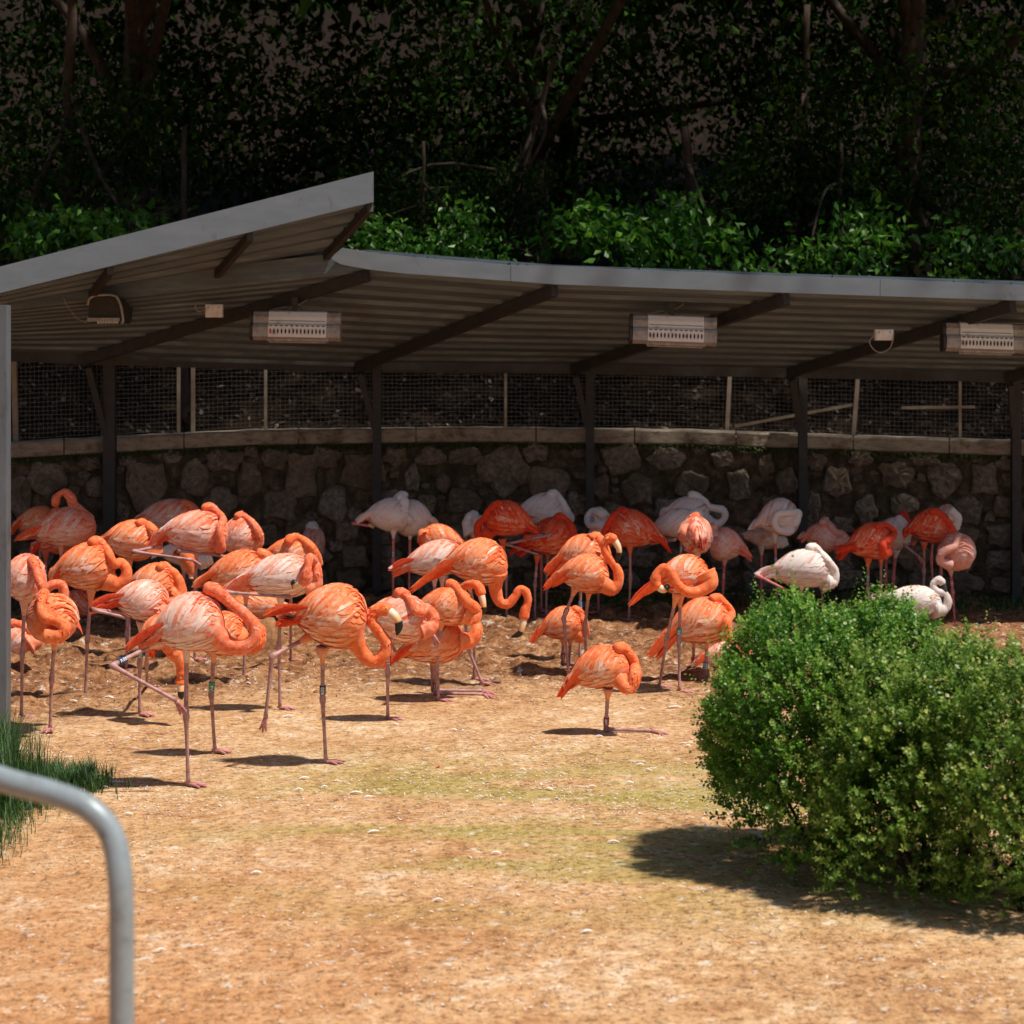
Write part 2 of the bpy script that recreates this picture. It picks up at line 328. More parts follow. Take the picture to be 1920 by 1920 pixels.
n = NT('galvanised_wire'); MWIRE = n.done((.20, .19, .17), .4, metal=.8)
n = NT('fence_post_paint'); MFP = n.done(n.ramp(n.noise(8, 4), [(.3, (.20, .16, .115)), (.7, (.36, .30, .23))]), .7)
fence = empty('wire_fence', P(960, 800, 20.1), 'welded wire mesh fence with pale posts standing on the stone wall coping', 'fence')
def fpt(px, z): q = P(px, 716, wd(px) + .14); q[2] = z; return q
for px, w_, lean in ((28, 9, 2), (335, 6, 0), (362, 7, 0), (498, 5, 0), (948, 5, 0), (1367, 8, -4), (1606, 8, -6), (1800, 5, 0), (-120, 7, 0), (1990, 6, 0)):
    mb = MB(); w_ = w_ * .0053; a_ = fpt(px + lean, wtop(px)); b_ = fpt(px - lean, wtop(px) + .88); mb.add(*beam(a_, b_, w_, w_)); mb.build('fence_post', MFP, fence, smooth=False)
fx = [-120, 28, 335, 362, 498, 948, 1367, 1606, 1800, 1990]
for a_, b_ in zip(fx[:-1], fx[1:]):
    if (a_, b_) == (335, 362): continue
    mb = MB(); r = .0013; nv = max(3, int((b_ - a_) / 8.2)); cols = np.linspace(a_ + 3, b_ - 3, max(3, int((b_ - a_) / 40)))
    for k in range(20):
        z = .03 + k * .043
        for p, q in zip(cols[:-1], cols[1:]):
            s1 = .006 * math.sin(p * .05 + k); s2 = .006 * math.sin(q * .05 + k); mb.add(*beam(fpt(p, wtop(p) + z + s1), fpt(q, wtop(q) + z + s2), r * 1.6, r * 1.6))
    for p in np.linspace(a_ + 3, b_ - 3, nv): mb.add(*beam(fpt(p, wtop(p) + .02) + [0, .003, 0], fpt(p, wtop(p) + .86) + [0, .003, 0], r * 1.1, r * 1.1))
    mb.build('wire_mesh', MWIRE, fence, smooth=False)['kind'] = 'stuff'
mb = MB(); mb.add(*beam(fpt(1378, wtop(1378) + .05), fpt(1600, wtop(1600) + .32), .03, .03)); mb.add(*beam(fpt(1690, wtop(1690) + .30), fpt(1828, wtop(1828) + .33), .03, .03)); mb.build('loose_rail', MFP, fence, smooth=False)

# ------------------------------------------------------------------ hillside and trees behind
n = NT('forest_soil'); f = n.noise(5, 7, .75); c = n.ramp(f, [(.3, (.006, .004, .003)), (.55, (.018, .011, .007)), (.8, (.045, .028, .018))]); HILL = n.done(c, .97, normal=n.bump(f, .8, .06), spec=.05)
hx = np.linspace(-40, 40, 121); hy = np.concatenate([np.linspace(19.2, 30, 45), np.linspace(32, 90, 12)]); HX, HYg = np.meshgrid(hx, hy)
def hillz(x, y): 
    b = 1.35 + np.maximum(y - 20.0, 0) * .42; b = np.where(y > 24, 3.03 + (y - 24) * .30, b); return b + .35 * (fbm(x * .8, y * .8, 3) - .45) * sstep(20.2, 21.5, y)
HZ = hillz(HX, HYg) + np.where(HYg < 20.0 + 0 * HX, 0, 0)
for i in range(HX.shape[0]):
    for j in range(HX.shape[1]):
        p_ = 960 + HX[i, j] * F / HYg[i, j]
        if HYg[i, j] < wd(p_) + .35: HZ[i, j] = -.3
mb = MB(); W_ = HX.shape[1]; mb.add(np.stack([HX, HYg, HZ], -1).reshape(-1, 3), [(i * W_ + j, i * W_ + j + 1, (i + 1) * W_ + j + 1, (i + 1) * W_ + j) for i in range(HX.shape[0] - 1) for j in range(W_ - 1)])
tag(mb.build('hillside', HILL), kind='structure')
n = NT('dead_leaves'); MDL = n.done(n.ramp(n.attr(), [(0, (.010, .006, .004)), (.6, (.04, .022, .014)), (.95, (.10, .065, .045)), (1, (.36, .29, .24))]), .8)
N = 9000; lx = RG.uniform(-7, 7, N); ly = RG.uniform(20.35, 24, N); lz = hillz(lx, ly) + .01
C0 = np.stack([lx, ly, lz], -1); u = nz(RG.normal(size=(N, 3))) * RG.uniform(.02, .05, (N, 1)); v = nz(np.cross(u, RG.normal(size=(N, 3)))) * RG.uniform(.012, .03, (N, 1)); 
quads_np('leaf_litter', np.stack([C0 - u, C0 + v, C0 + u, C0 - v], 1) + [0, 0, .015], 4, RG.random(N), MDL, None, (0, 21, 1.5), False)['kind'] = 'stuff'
n = NT('bark'); f = n.noise(14, 6, .7, n.scaled((1, 1, .3))); BARK = n.done(n.ramp(f, [(.3, (.015, .010, .007)), (.7, (.075, .05, .035))]), .95, normal=n.bump(f, .9, .03))
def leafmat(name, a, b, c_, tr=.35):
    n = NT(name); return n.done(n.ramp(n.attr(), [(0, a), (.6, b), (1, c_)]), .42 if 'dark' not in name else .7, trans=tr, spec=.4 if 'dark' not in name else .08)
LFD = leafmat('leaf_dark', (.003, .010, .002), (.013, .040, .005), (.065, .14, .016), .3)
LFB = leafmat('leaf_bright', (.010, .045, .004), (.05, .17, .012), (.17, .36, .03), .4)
def leaves(C0, size, updroop=.0, ar=.55):
    """pointed folded leaves hanging at C0 (N,3): six vertices, four triangles"""
    N = len(C0); d = nz(RG.normal(size=(N, 3)) + [0, -.2, -updroop]); s = nz(np.cross(d, RG.normal(size=(N, 3)))); nn = np.cross(d, s); L = (size * RG.uniform(.7, 1.3, N))[:, None]
    A = C0; B = C0 + d * L * .35 + s * L * ar * .5 + nn * L * .08; C = C0 + d * L; D = C0 + d * L * .35 - s * L * ar * .5 + nn * L * .08
    return np.stack([A, B, C, D], 1), [(0, 1, 2), (0, 2, 3)]
def tree(label, x, y, trunk_r, crown_list, nl, size, mat, lean=0., top=None, limbs=4, group='trees on the slope behind the shelter'):
    zb = float(hillz(np.array(x), np.array(y))) - .2; t = empty('broadleaf_tree', (x, y, zb), label, 'tree', group)
    top = top or max(c[2] for c in crown_list); mb = MB(); path = catmull([(x, y, zb), (x + lean * .4, y, zb + (top - zb) * .4), (x + lean, y, top)], 14)
    mb.add(*tube(path + RG.normal(0, .01, path.shape), np.linspace(trunk_r, trunk_r * .45, 14), 10))
    for k in range(limbs):
        c = crown_list[k % len(crown_list)]; s0 = path[RG.integers(5, 12)]; e = np.array(c[:3]) + RG.normal(0, .5, 3) * c[3] * .6
        mb.add(*tube(catmull([s0, (s0 + e) / 2 + RG.normal(0, .15, 3) + [0, 0, .1], e], 9), np.linspace(trunk_r * .42, .012, 9), 6))
    mb.build('trunk', BARK, t); tot = sum(c[3] * c[4] for c in crown_list); Cs = []
    for c in crown_list:
        m_ = int(nl * c[3] * c[4] / tot); ncl = max(4, m_ // 26); cc = nz(RG.normal(size=(ncl, 3))) * (RG.random((ncl, 1)) ** .4) * [c[3], c[3] * .8, c[4]] + c[:3]
        Cs.append(np.repeat(cc, 26, 0) + RG.normal(0, min(size * 2.2, .15 if mat is LFB else 9), (ncl * 26, 3)) * [1, 1, .7])
    C0 = np.concatenate(Cs).reshape(-1, 26, 3); m0 = C0.mean(1); gap = np.zeros(len(m0), bool)
    for gx0, gx1, gy0, gy1 in ((-1.5, 7.5, 18.4, 20.4), (-4.6, -2.4, 18.2, 19.8), (-.6, 2.2, 22.5, 25.6), (3.6, 5.0, 23, 25.5)): gap |= (m0[:, 2] > 7.0) & (m0[:, 0] > gx0) & (m0[:, 0] < gx1) & (m0[:, 1] > gy0) & (m0[:, 1] < gy1)  # holes cut in the high crowns so sun reaches the low leaves
    C0 = C0[~gap].reshape(-1, 3); Vv, tri = leaves(C0, size, .9); cl = np.repeat(RG.random(len(C0) // 26), 26)
    o = quads_np('crown', Vv, 4, np.clip(cl * .6 + RG.random(len(C0)) * .4, 0, 1), mat, t, t.location, False, tri); return t
def XZ(px, py, d): q = P(px, py, d); return q[0], q[2]
def cr(px, py, d, rx, rz): q = P(px, py, d); return (q[0], q[1], q[2], rx, rz)
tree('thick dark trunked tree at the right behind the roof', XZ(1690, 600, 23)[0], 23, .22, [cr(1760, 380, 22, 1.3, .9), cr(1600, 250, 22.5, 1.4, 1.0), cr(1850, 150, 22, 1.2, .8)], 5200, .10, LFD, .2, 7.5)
tree('leafy tree with hanging bright heart shaped leaves above the roof middle', XZ(1330, 600, 22.6)[0], 22.6, .11, [cr(1230, 450, 20.6, .42, .22), cr(1080, 436, 20.8, .42, .14), cr(1285, 500, 20.5, .25, .10), cr(1190, 500, 20.6, .3, .08), cr(1340, 452, 20.8, .3, .14), cr(1130, 410, 20.9, .3, .16), cr(1260, 400, 20.9, .3, .12)], 1700, .13, LFB, -.3, 5.2, 5)
tree('slim tree with fine dark foliage behind the bent roof corner', XZ(900, 600, 23.5)[0], 23.5, .07, [cr(820, 440, 22.5, .9, .45), cr(960, 380, 22.8, .9, .5), cr(700, 380, 23, .7, .5)], 5200, .075, LFD, .9, 6.2, 6)
tree('yellow green sunlit sapling seen through a gap beside the roof corner', XZ(700, 600, 26)[0], 26, .05, [cr(700, 455, 25.5, .45, .25), cr(790, 470, 25.5, .5, .22), cr(1480, 500, 26, .45, .16), cr(930, 480, 26, .6, .18), cr(880, 440, 26, .5, .12)], 2600, .10, LFB, .1, 5.5, 3)
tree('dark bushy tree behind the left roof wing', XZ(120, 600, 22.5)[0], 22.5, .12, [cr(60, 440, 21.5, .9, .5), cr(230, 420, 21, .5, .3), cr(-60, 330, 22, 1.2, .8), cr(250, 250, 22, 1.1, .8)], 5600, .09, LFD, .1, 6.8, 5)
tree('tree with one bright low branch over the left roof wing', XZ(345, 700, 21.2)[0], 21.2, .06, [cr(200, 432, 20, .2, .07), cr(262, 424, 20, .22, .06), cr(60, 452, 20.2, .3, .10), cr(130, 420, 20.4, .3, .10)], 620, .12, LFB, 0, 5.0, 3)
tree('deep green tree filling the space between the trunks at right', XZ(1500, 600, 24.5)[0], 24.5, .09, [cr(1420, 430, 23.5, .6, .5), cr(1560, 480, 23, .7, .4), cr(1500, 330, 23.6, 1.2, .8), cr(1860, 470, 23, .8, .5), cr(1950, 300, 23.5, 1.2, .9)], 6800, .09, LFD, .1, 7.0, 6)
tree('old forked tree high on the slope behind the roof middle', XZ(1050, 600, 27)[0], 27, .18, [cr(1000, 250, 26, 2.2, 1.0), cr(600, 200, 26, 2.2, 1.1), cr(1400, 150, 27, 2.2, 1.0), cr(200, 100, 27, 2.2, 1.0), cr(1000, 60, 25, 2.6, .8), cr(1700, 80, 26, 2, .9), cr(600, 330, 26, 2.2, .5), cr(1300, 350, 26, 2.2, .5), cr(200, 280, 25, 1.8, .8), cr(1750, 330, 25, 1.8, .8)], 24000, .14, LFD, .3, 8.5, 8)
tree('loose leafy young tree with mid green sunlit leaves at the right above the roof', XZ(1560, 600, 22.2)[0], 22.2, .05, [cr(1500, 470, 20.7, .45, .14), cr(1590, 500, 20.6, .4, .09), cr(1640, 455, 20.8, .35, .16), cr(1430, 500, 20.6, .25, .07), cr(1800, 505, 20.6, .4, .10), cr(1880, 470, 20.8, .4, .14), cr(1760, 450, 20.9, .3, .12), cr(1620, 410, 21, .3, .16)], 1050, .11, LFB, .1, 5.0, 5)
tree('leafy young tree with small yellow green leaves beside the bent roof corner', XZ(780, 600, 22.4)[0], 22.4, .045, [cr(720, 455, 20.8, .35, .12), cr(800, 475, 20.7, .4, .10), cr(880, 450, 20.9, .4, .13), cr(950, 488, 20.6, .35, .06), cr(690, 435, 20.9, .25, .10), cr(860, 415, 21, .3, .14)], 1300, .085, LFB, .1, 5.0, 5)
# tall trees added with crowns above the view, to keep sun off the slope
for (x, y, lab) in ((-4.8, 24.5, 'added tall tree, crown above the view, blocking sun over the left end of the shelter'), (.3, 25.5, 'added tall tree, crown above the view, blocking sun over the middle of the shelter'), (5.2, 24.8, 'added tall tree, crown above the view, blocking sun over the right end of the shelter')):
    cl = [(x + a, y + b, 8.6 + c_, 2.0, .8) for a, b, c_ in ((-2, -6.6, -.6), (1.6, -6.8, -.4), (-1.5, -4, -.2), (2, -4.0, 0), (0, -1.5, .3), (2.5, 0, .2), (-2.5, 0, .2), (0, 2.5, .8), (-2, 5, .8), (2, 5, .8), (0, 8, 1.2))]
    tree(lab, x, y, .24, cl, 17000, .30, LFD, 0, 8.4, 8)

# ------------------------------------------------------------------ shelter
n = NT('roof_sheet_metal'); f = n.noise(5, 5, .7, n.scaled((.35, 3, 3))); g = n.noise(1.1, 3)
c = n.ramp(f, [(.3, (.075, .105, .13)), (.55, (.14, .185, .22)), (.8, (.25, .31, .355))]); c = n.mix(n.rng(g, .5, .72, 0, .4), c, (.11, .10, .095)); c = n.mix(n.rng(n.rand(), 0, 1, 0, .5), c, (.07, .085, .10))
MSHEET = n.done(c, .5, metal=.25, normal=n.bump(f, .15, .02))
n = NT('fascia_paint'); f = n.noise(2.5, 4, .6, n.scaled((1, 1, 3))); st_ = n.noise(7, 6, .75, n.scaled((1, 1, .35))); MFAS = n.done(n.mix(n.rng(st_, .60, .70, 0, .6), n.ramp(f, [(.3, (.150, .182, .205)), (.7, (.190, .222, .25))]), (.085, .075, .06)), .45, normal=n.bump(f, .1, .02))
n = NT('dark_steel'); f = n.noise(12, 5, .7); MST = n.done(n.ramp(f, [(.3, (.022, .020, .019)), (.7, (.045, .041, .038))]), .6, normal=n.bump(f, .2, .01))
sh = empty('shelter', G(960, 1120), 'long cantilevered metal shelter with ribbed roof, rising rafters and dark steel posts', 'shelter')
K = [((-150, 652, 18.6), (-90, 590, 17.2)), ((160, 664, 18.6), (560, 500, 16.9)), ((670, 680, 19.6), (1040, 533, 16.9)), ((1075, 683, 19.8), (1475, 549, 16.9)), ((1480, 690, 19.6), (1900, 563, 16.9)), ((1890, 698, 19.2), (2330, 577, 16.9)), ((2300, 706, 18.8), (2700, 590, 16.9))]
REAR = [P(*a) for a, b in K]; FRONT = [P(*b) for a, b in K]; FRONT[1] = P(690, 505, 16.9)
NS = 11
def roofpt(i, u, off=0.):
    q = REAR[i] * (1 - u) + FRONT[i] * u; q = q + [0, 0, off]; return q
def roofline(u, off, n_=4):
    out = []
    for i in range(len(K) - 1):
        for k in range(n_): s = k / n_; out.append(roofpt(i, u, off) * (1 - s) + roofpt(i + 1, u, off) * s)
    out.append(roofpt(len(K) - 1, u, off)); return out
for s in range(NS):
    u0, u1 = s / NS, (s + 1) / NS; prof = [(u0, .0), (u0 + .50 / NS, .0), (u0 + .56 / NS, .035), (u0 + .86 / NS, .035), (u0 + .865 / NS, .16), (u1 - .005 / NS, .16), (u1, .0)]
    mb = MB(); rows = [roofline(u, o) for u, o in prof] + [roofline(u, o + .012) for u, o in prof[::-1]]; m_ = len(rows[0]); k = len(rows)
    V = np.concatenate(rows); Fs = [(j * m_ + i, j * m_ + i + 1, ((j + 1) % k) * m_ + i + 1, ((j + 1) % k) * m_ + i) for j in range(k) for i in range(m_ - 1)]
    mb.add(V, Fs); mb.build('roof_sheet', MSHEET, sh, smooth=False)
# fascia with a bent free end at the left
FB = [(622, 486), (640, 496), (690, 505), (760, 513), (860, 520), (957, 527), (1040, 533), (1475, 549), (1650, 555), (1900, 563), (2330, 577), (2700, 590)]
FT = [(622, 481), (641, 465), (700, 474), (760, 481), (860, 489), (957, 497), (1040, 499), (1475, 518), (1650, 523), (1900, 534), (2330, 549), (2700, 562)]
def fasc(i0, i1):
    mb = MB(); V = []
    for i in range(i0, i1 + 1):
        dd = 16.85; e = .004 if i == i0 and i0 else 0
        b = P(*FB[i], dd); t = P(*FT[i], dd); b[0] += e; t[0] += e; V += [b, t, t + [0, .05, .004], b + [0, .05, 0]]
    m_ = i1 - i0 + 1; Fs = [(i * 4 + j, (i + 1) * 4 + j, (i + 1) * 4 + (j + 1) % 4, i * 4 + (j + 1) % 4) for i in range(m_ - 1) for j in range(4)] + [(0, 1, 2, 3), ((m_ - 1) * 4 + 3, (m_ - 1) * 4 + 2, (m_ - 1) * 4 + 1, (m_ - 1) * 4)]
    mb.add(V, Fs); mb.build('fascia', MFAS, sh, smooth=False)
fasc(0, 5); fasc(5, 8); fasc(8, 11)
N = 90; ti_ = RG.uniform(1, 10.2, N); fi = ti_.astype(int); fr_ = ti_ - fi
C0 = np.array([P(FT[i][0] * (1 - f_) + FT[i + 1][0] * f_, FT[i][1] * (1 - f_) + FT[i + 1][1] * f_, 16.88) for i, f_ in zip(fi, fr_)]) + np.stack([0 * ti_, RG.uniform(0, .06, N), RG.uniform(.0, .01, N)], -1)
u = nz(RG.normal(size=(N, 3)) * [1, .6, .25]) * RG.uniform(.01, .035, (N, 1)); v = nz(np.cross(u, RG.normal(size=(N, 3)))) * RG.uniform(.006, .02, (N, 1))
quads_np('fallen_leaves', np.stack([C0 - u, C0 + v, C0 + u, C0 - v], 1), 4, RG.random(N), MDL, sh, sh.location, False)['kind'] = 'stuff'
POSTS = [(206, 1168, .115), (707, 1119, .085), (1106, 1117, .085), (1505, 1122, .09), (1905, 1128, .09)]
for i, (px, by, w_) in enumerate(POSTS):
    r0 = REAR[i + 1]; d = wd(px) - .14; base = P(px, 716, d); base[2] = -.05; top = base.copy(); f0 = FRONT[i + 1]; tt = (top[0] - r0[0]) / (f0[0] - r0[0]); top[2] = (r0 + (f0 - r0) * tt)[2] - .06
    mb = MB(); mb.add(*beam(base, top, w_, w_ * .9)); mb.build('post', MST, sh, smooth=False)
    mb = MB(); a_ = r0 + [0, 0, -.055]; b_ = f0 + [0, -.0, -.055]; mb.add(*beam(a_, b_, .07, .10)); mb.build('rafter', MST, sh, smooth=False)
    mb = MB(); bb = P(px - 5, 802 if i else 822, d); mb.add(*beam(r0 + [.03, 0, -.13], bb, .06, .06)); mb.build('brace', MST, sh, smooth=False)
mb = MB(); mb.add(*beam(FRONT[0] + [0, 0, -.05], REAR[0] + [0, 0, -.05], .07, .1)); mb.build('rafter', MST, sh, smooth=False)
for i in range(len(K) - 1):
    mb = MB(); mb.add(*beam(REAR[i] + [0, .05, -.045], REAR[i + 1] + [0, .05, -.045], .06, .11)); mb.build('eaves_beam', MST, sh, smooth=False)
# left wing roof, higher, its front edge climbing to the right
lw = empty('shelter_wing', P(200, 1150, 16.0), 'separate raised metal roof wing at the left, climbing toward the shelter corner', 'shelter')
LF0, LF1 = P(-120, 579, 15.6), P(700, 379, 15.6); LR0, LR1 = P(-120, 604, 17.6), P(600, 495, 17.2)
LF0t, LF1t = P(-120, 531, 15.6), P(700, 322, 15.6)
def lwp(s, u, off=0): return (LF0 * (1 - s) + LF1 * s) * u + (LR0 * (1 - s) + LR1 * s) * (1 - u) + [0, 0, off]
NL = 5
for s in range(NL):
    u0, u1 = s / NL, (s + 1) / NL; prof = [(u0, .0), (u0 + .30 / NL, .0), (u0 + .36 / NL, .06), (u0 + .93 / NL, .06), (u0 + .94 / NL, .12), (u1 - .01 / NL, .12), (u1, .0)]
    rows = [[lwp(t, u, o + .03) for t in np.linspace(0, 1, 9)] for u, o in prof] + [[lwp(t, u, o + .045) for t in np.linspace(0, 1, 9)] for u, o in prof[::-1]]
    V = np.concatenate(rows); k = len(rows); mb = MB(); Fs = [(j * 9 + i, j * 9 + i + 1, ((j + 1) % k) * 9 + i + 1, ((j + 1) % k) * 9 + i) for j in range(k) for i in range(8)]
    Fs += [tuple(j * 9 + 8 for j in range(k))[::-1], tuple(j * 9 for j in range(k))]
    mb.add(V, Fs); mb.build('roof_sheet', MSHEET, lw, smooth=False)
mb = MB(); V = [LF0, LF1, LF1t, LF0t]; V = V + [v + [0, .05, 0] for v in V]; V = [np.asarray(v) - [0, .02, 0] for v in V]
mb.add(V, [(0, 1, 2, 3), (7, 6, 5, 4), (0, 4, 5, 1), (1, 5, 6, 2), (2, 6, 7, 3), (3, 7, 4, 0)]); mb.build('fascia', MFAS, lw, smooth=False)
for t in (.40, .72, .995):
    mb = MB(); mb.add(*beam(lwp(t, 0, -.01), lwp(t, .985, -.03), .05, .07)); mb.build('rafter', MST, lw, smooth=False)
mb = MB(); mb.add(*beam(P(-100, 716, 17.4) * [1, 1, 0], lwp(.02, .1, 0), .1, .1)); mb.build('post', MST, lw, smooth=False)
# tall grey post near the left edge
gp = MB(); q = P(-12, 716, 11.75); w_ = 28 * 11.75 / F * 2; V_, F_ = box((q[0], q[1], (CH + .47) / 2 - .05), w_, .11, CH + .47 + .1); gp.add(V_, F_)
n = NT('post_paint'); f = n.noise(9, 5, .7, n.scaled((1, 1, .4))); MPO = n.done(n.ramp(f, [(.3, (.07, .075, .08)), (.45, (.105, .12, .135)), (.75, (.135, .15, .165))]), .5)
o = gp.build('gate_post', MPO, None, (q[0], q[1], 0), False); tag(o, 'tall square grey steel post at the left edge rising out of the grass', 'post')
# ------------------------------------------------------------------ heaters and boxes
n = NT('heater_grey'); f = n.noise(16, 4, .7); MHG = n.done(n.ramp(f, [(.3, (.22, .19, .17)), (.7, (.42, .40, .37))]), .5, metal=.3)
n = NT('heater_plate'); f = n.noise(9, 5, .7); MHP = n.done(n.ramp(f, [(.3, (.46, .34, .24)), (.42, (.72, .70, .66)), (.8, (.80, .80, .78))]), .55)
n = NT('slot_black'); MSB = n.done((.012, .008, .006), .8)
n = NT('red_strip'); MRS = n.done((.45, .02, .02), .5)
n = NT('grey_cable'); MCB = n.done((.30, .27, .22), .5)
n = NT('box_cream'); MBX = n.done(n.ramp(n.noise(20, 3), [(.3, (.62, .56, .48)), (.7, (.80, .78, .72))]), .6)
def heater(px, py, d, wpx, label, tilt=.0, yaw=0., red=False, hang=18):
    s = d / F; c = P(px, py, d); t = empty('infrared_heater', c, label, 'heater', 'heaters hanging under the shelter roof'); W = wpx * s; hh = 56 * s
    R = np.array(Matrix.Rotation(yaw, 3, 'Z') @ Matrix.Rotation(tilt, 3, 'Y'))
    def put(mb, name, mat, smooth=False):
        mb.v = [v @ R.T + c for v in mb.v]; return mb.build(name, mat, t, smooth=smooth)
    def prof_extr(pr, x0, x1):
        k = len(pr); V = [(x0, y, z) for y, z in pr] + [(x1, y, z) for y, z in pr]; return V, [(j, (j + 1) % k, k + (j + 1) % k, k + j) for j in range(k)] + [tuple(range(k))[::-1], tuple(range(k, 2 * k))]
    a = hh / 2
    pr = [(-.01, a), (-.055, a * .92), (-.075, a * .6), (-.07, a * .16), (-.10, a * .10), (-.11, -a * .1), (-.11, -a * .72), (-.06, -a * .95), (.04, -a * .95), (.06, -a * .2), (.06, a * .7), (.03, a)]
    mb = MB(); mb.add(*prof_extr(pr, -W / 2 + .022, W / 2 - .012)); put(mb, 'housing', MHG, False)
    for sx in (-1, 1):
        mb = MB(); x = sx * (W / 2 - .01); mb.add(*prof_extr([(y * 1.03, z * 1.03) for y, z in pr], x - .016, x + .006)); put(mb, 'end_cap', MST if sx < 0 else MHG, False)
    x0, x1 = -W * .30, W * .345
    pl = [(-.03, a + .004), (-.064, a * .94), (-.086, a * .6), (-.088, a * .2), (-.118, a * .05), (-.120, -a * .74), (-.116, -a * .74), (-.114, a * .05), (-.08, a * .2), (-.078, a * .6), (-.06, a * .88), (-.03, a * .97)]
    mb = MB(); mb.add(*prof_extr(pl, x0, x1)); fp = put(mb, 'front_plate', MHP, False)
    mb = MB(); mb.add(*tube([(x0 + .01, -.092, a * .34), (x1 - .01, -.092, a * .34)], .0022, 5)); put(mb, 'seam', MSB)
    for k in range(15):
        x = x0 + (x1 - x0) * (k + .6) / 15.2; mb = MB(); o8 = [(math.cos(q) * .0075, math.sin(q) * .024) for q in np.linspace(0, 2 * math.pi, 8, endpoint=False)]
        V = [(x + p[0], -.1195, -a * .36 + p[1]) for p in o8] + [(x + p[0], -.123, -a * .36 + p[1]) for p in o8]
        mb.add(V, [tuple(range(8, 16))] + [(j, (j + 1) % 8, 8 + (j + 1) % 8, 8 + j) for j in range(8)]); put(mb, 'vent_slot', MRS if (red and k == 0) else MSB)
    for k in range(11):
        x = x0 + (x1 - x0) * (k + .55) / 11.1; mb = MB(); mb.add(*box((x, -.117, a * .0 + .001), .026, .008, .009)); put(mb, 'vent_slot', MSB)
    mb = MB(); mb.add(*box((W * .03, -.02, -a * .93), W * .68, .12, .018)); mb.add(*tube([(x0, -.05, -a * 1.06), (x1, -.05, -a * 1.06)], .009, 7)); put(mb, 'heating_tube', MHG)
    mb = MB(); mb.add(*box((-.02, 0, a + hang * s * .5), .055, .03, hang * s + .02)); mb.add(*tube(catmull([(-.13, 0, a), (-.05, -.02, a + .05), (.02, -.01, a + .04), (.06, .0, a)], 12), .004, 5)); put(mb, 'hanger', MST)
    mb = MB(); mb.add(*tube(catmull([(-W * .4, .0, a * .8), (-W * .2, .02, a + .03), (0, .03, a + .055), (.1, .05, a + .12)], 14), .004, 5)); put(mb, 'cable', MCB); return t
heater(556, 612, 17.2, 168, 'rusty white slotted heater under the roof with one red slot, left of centre', .018, 0, True, 24)
heater(1262, 620, 17.3, 162, 'white slotted heater hanging over the middle of the wall beside a cream box', .035, 0, False, 22)
heater(1842, 634, 17.4, 152, 'rust stained slotted heater hanging at the far right of the roof', .03, 0, False, 20)
# heater seen end-on, in its bow shaped bracket
t = empty('infrared_heater', P(200, 582, 17.0), 'dark heater seen end on in a bow shaped bracket at the far left', 'heater', 'heaters hanging under the shelter roof'); c = P(200, 582, 17.0); s = 17 / F
mb = MB(); pr = [(-33, 10), (-30, -18), (-10, -27), (24, -22), (28, -5), (26, 14), (22, 22), (-30, 22)]; V = [c + [x * s, -.05, -y * s] for x, y in pr] + [c + [x * s, .5, -y * s] for x, y in pr]
mb.add(V, [tuple(range(8)), tuple(range(15, 7, -1))] + [(j, j + 8, 8 + (j + 1) % 8, (j + 1) % 8) for j in range(8)]); mb.build('housing', MST, t, smooth=False)
mb = MB(); mb.add(*tube(catmull([c + [x * s, -.08, -y * s] for x, y in ((-32, -8), (-28, -22), (-10, -28), (18, -27), (28, -14), (33, 8), (34, 22), (30, 24))], 26), .012, 7)); mb.build('bracket', MHG, t)
mb = MB(); mb.add(*box(c + [-.01, -.075, -18 * s], 60 * s, .03, 7 * s)); mb.build('front_lip', MHG, t, smooth=False)
for k in range(8): mb = MB(); mb.add(*box(c + [(-12 + k * 5) * s, -.075, -23 * s], 2.4 * s, .04, 4 * s)); mb.build('vent_slot', MHP, t, smooth=False)
mb = MB(); mb.add(*tube(catmull([c + [x * s, -.03, -y * s] for x, y in ((-36, 24), (-55, 14), (-72, -8), (-80, -24))], 14), .004, 5)); mb.build('cable', MCB, t)
def jbox(px, py, d, w_, h_, label, cab):
    c = P(px, py, d); s = d / F; t = empty('junction_box', c, label, 'junction box', 'junction boxes under the roof'); mb = MB(); mb.add(*box(c, w_ * s, .07, h_ * s)); mb.build('housing', MBX, t, smooth=False)
    mb = MB(); mb.add(*box(c + [w_ * .0 * s, -.038, 0], w_ * s * .86, .012, h_ * s * .82)); mb.build('lid', MBX, t, smooth=False)
    for k in (-1, 1): mb = MB(); mb.add(*tube([c + [k * w_ * s * .3, -.044, h_ * s * .25], c + [k * w_ * s * .3, -.052, h_ * s * .25]], .006, 6)); mb.build('screw', MST, t)
    if cab: mb = MB(); mb.add(*tube(catmull([P(x, y, d - .05) for x, y in cab], 20), .005, 5)); mb.build('cable', MCB, t)
jbox(402, 583, 17.3, 32, 24, 'small cream junction box on the rafter left of the red slotted heater', [(386, 580), (372, 584), (366, 576), (368, 570), (384, 569)])
jbox(1657, 628, 17.2, 34, 20, 'small cream junction box with a looping cable near the right rafter', [(1640, 628), (1630, 640), (1638, 655), (1652, 661), (1668, 653), (1674, 638), (1676, 625)])
jbox(1300, 594, 17.9, 16, 13, 'little cream box just above the middle heater', None)

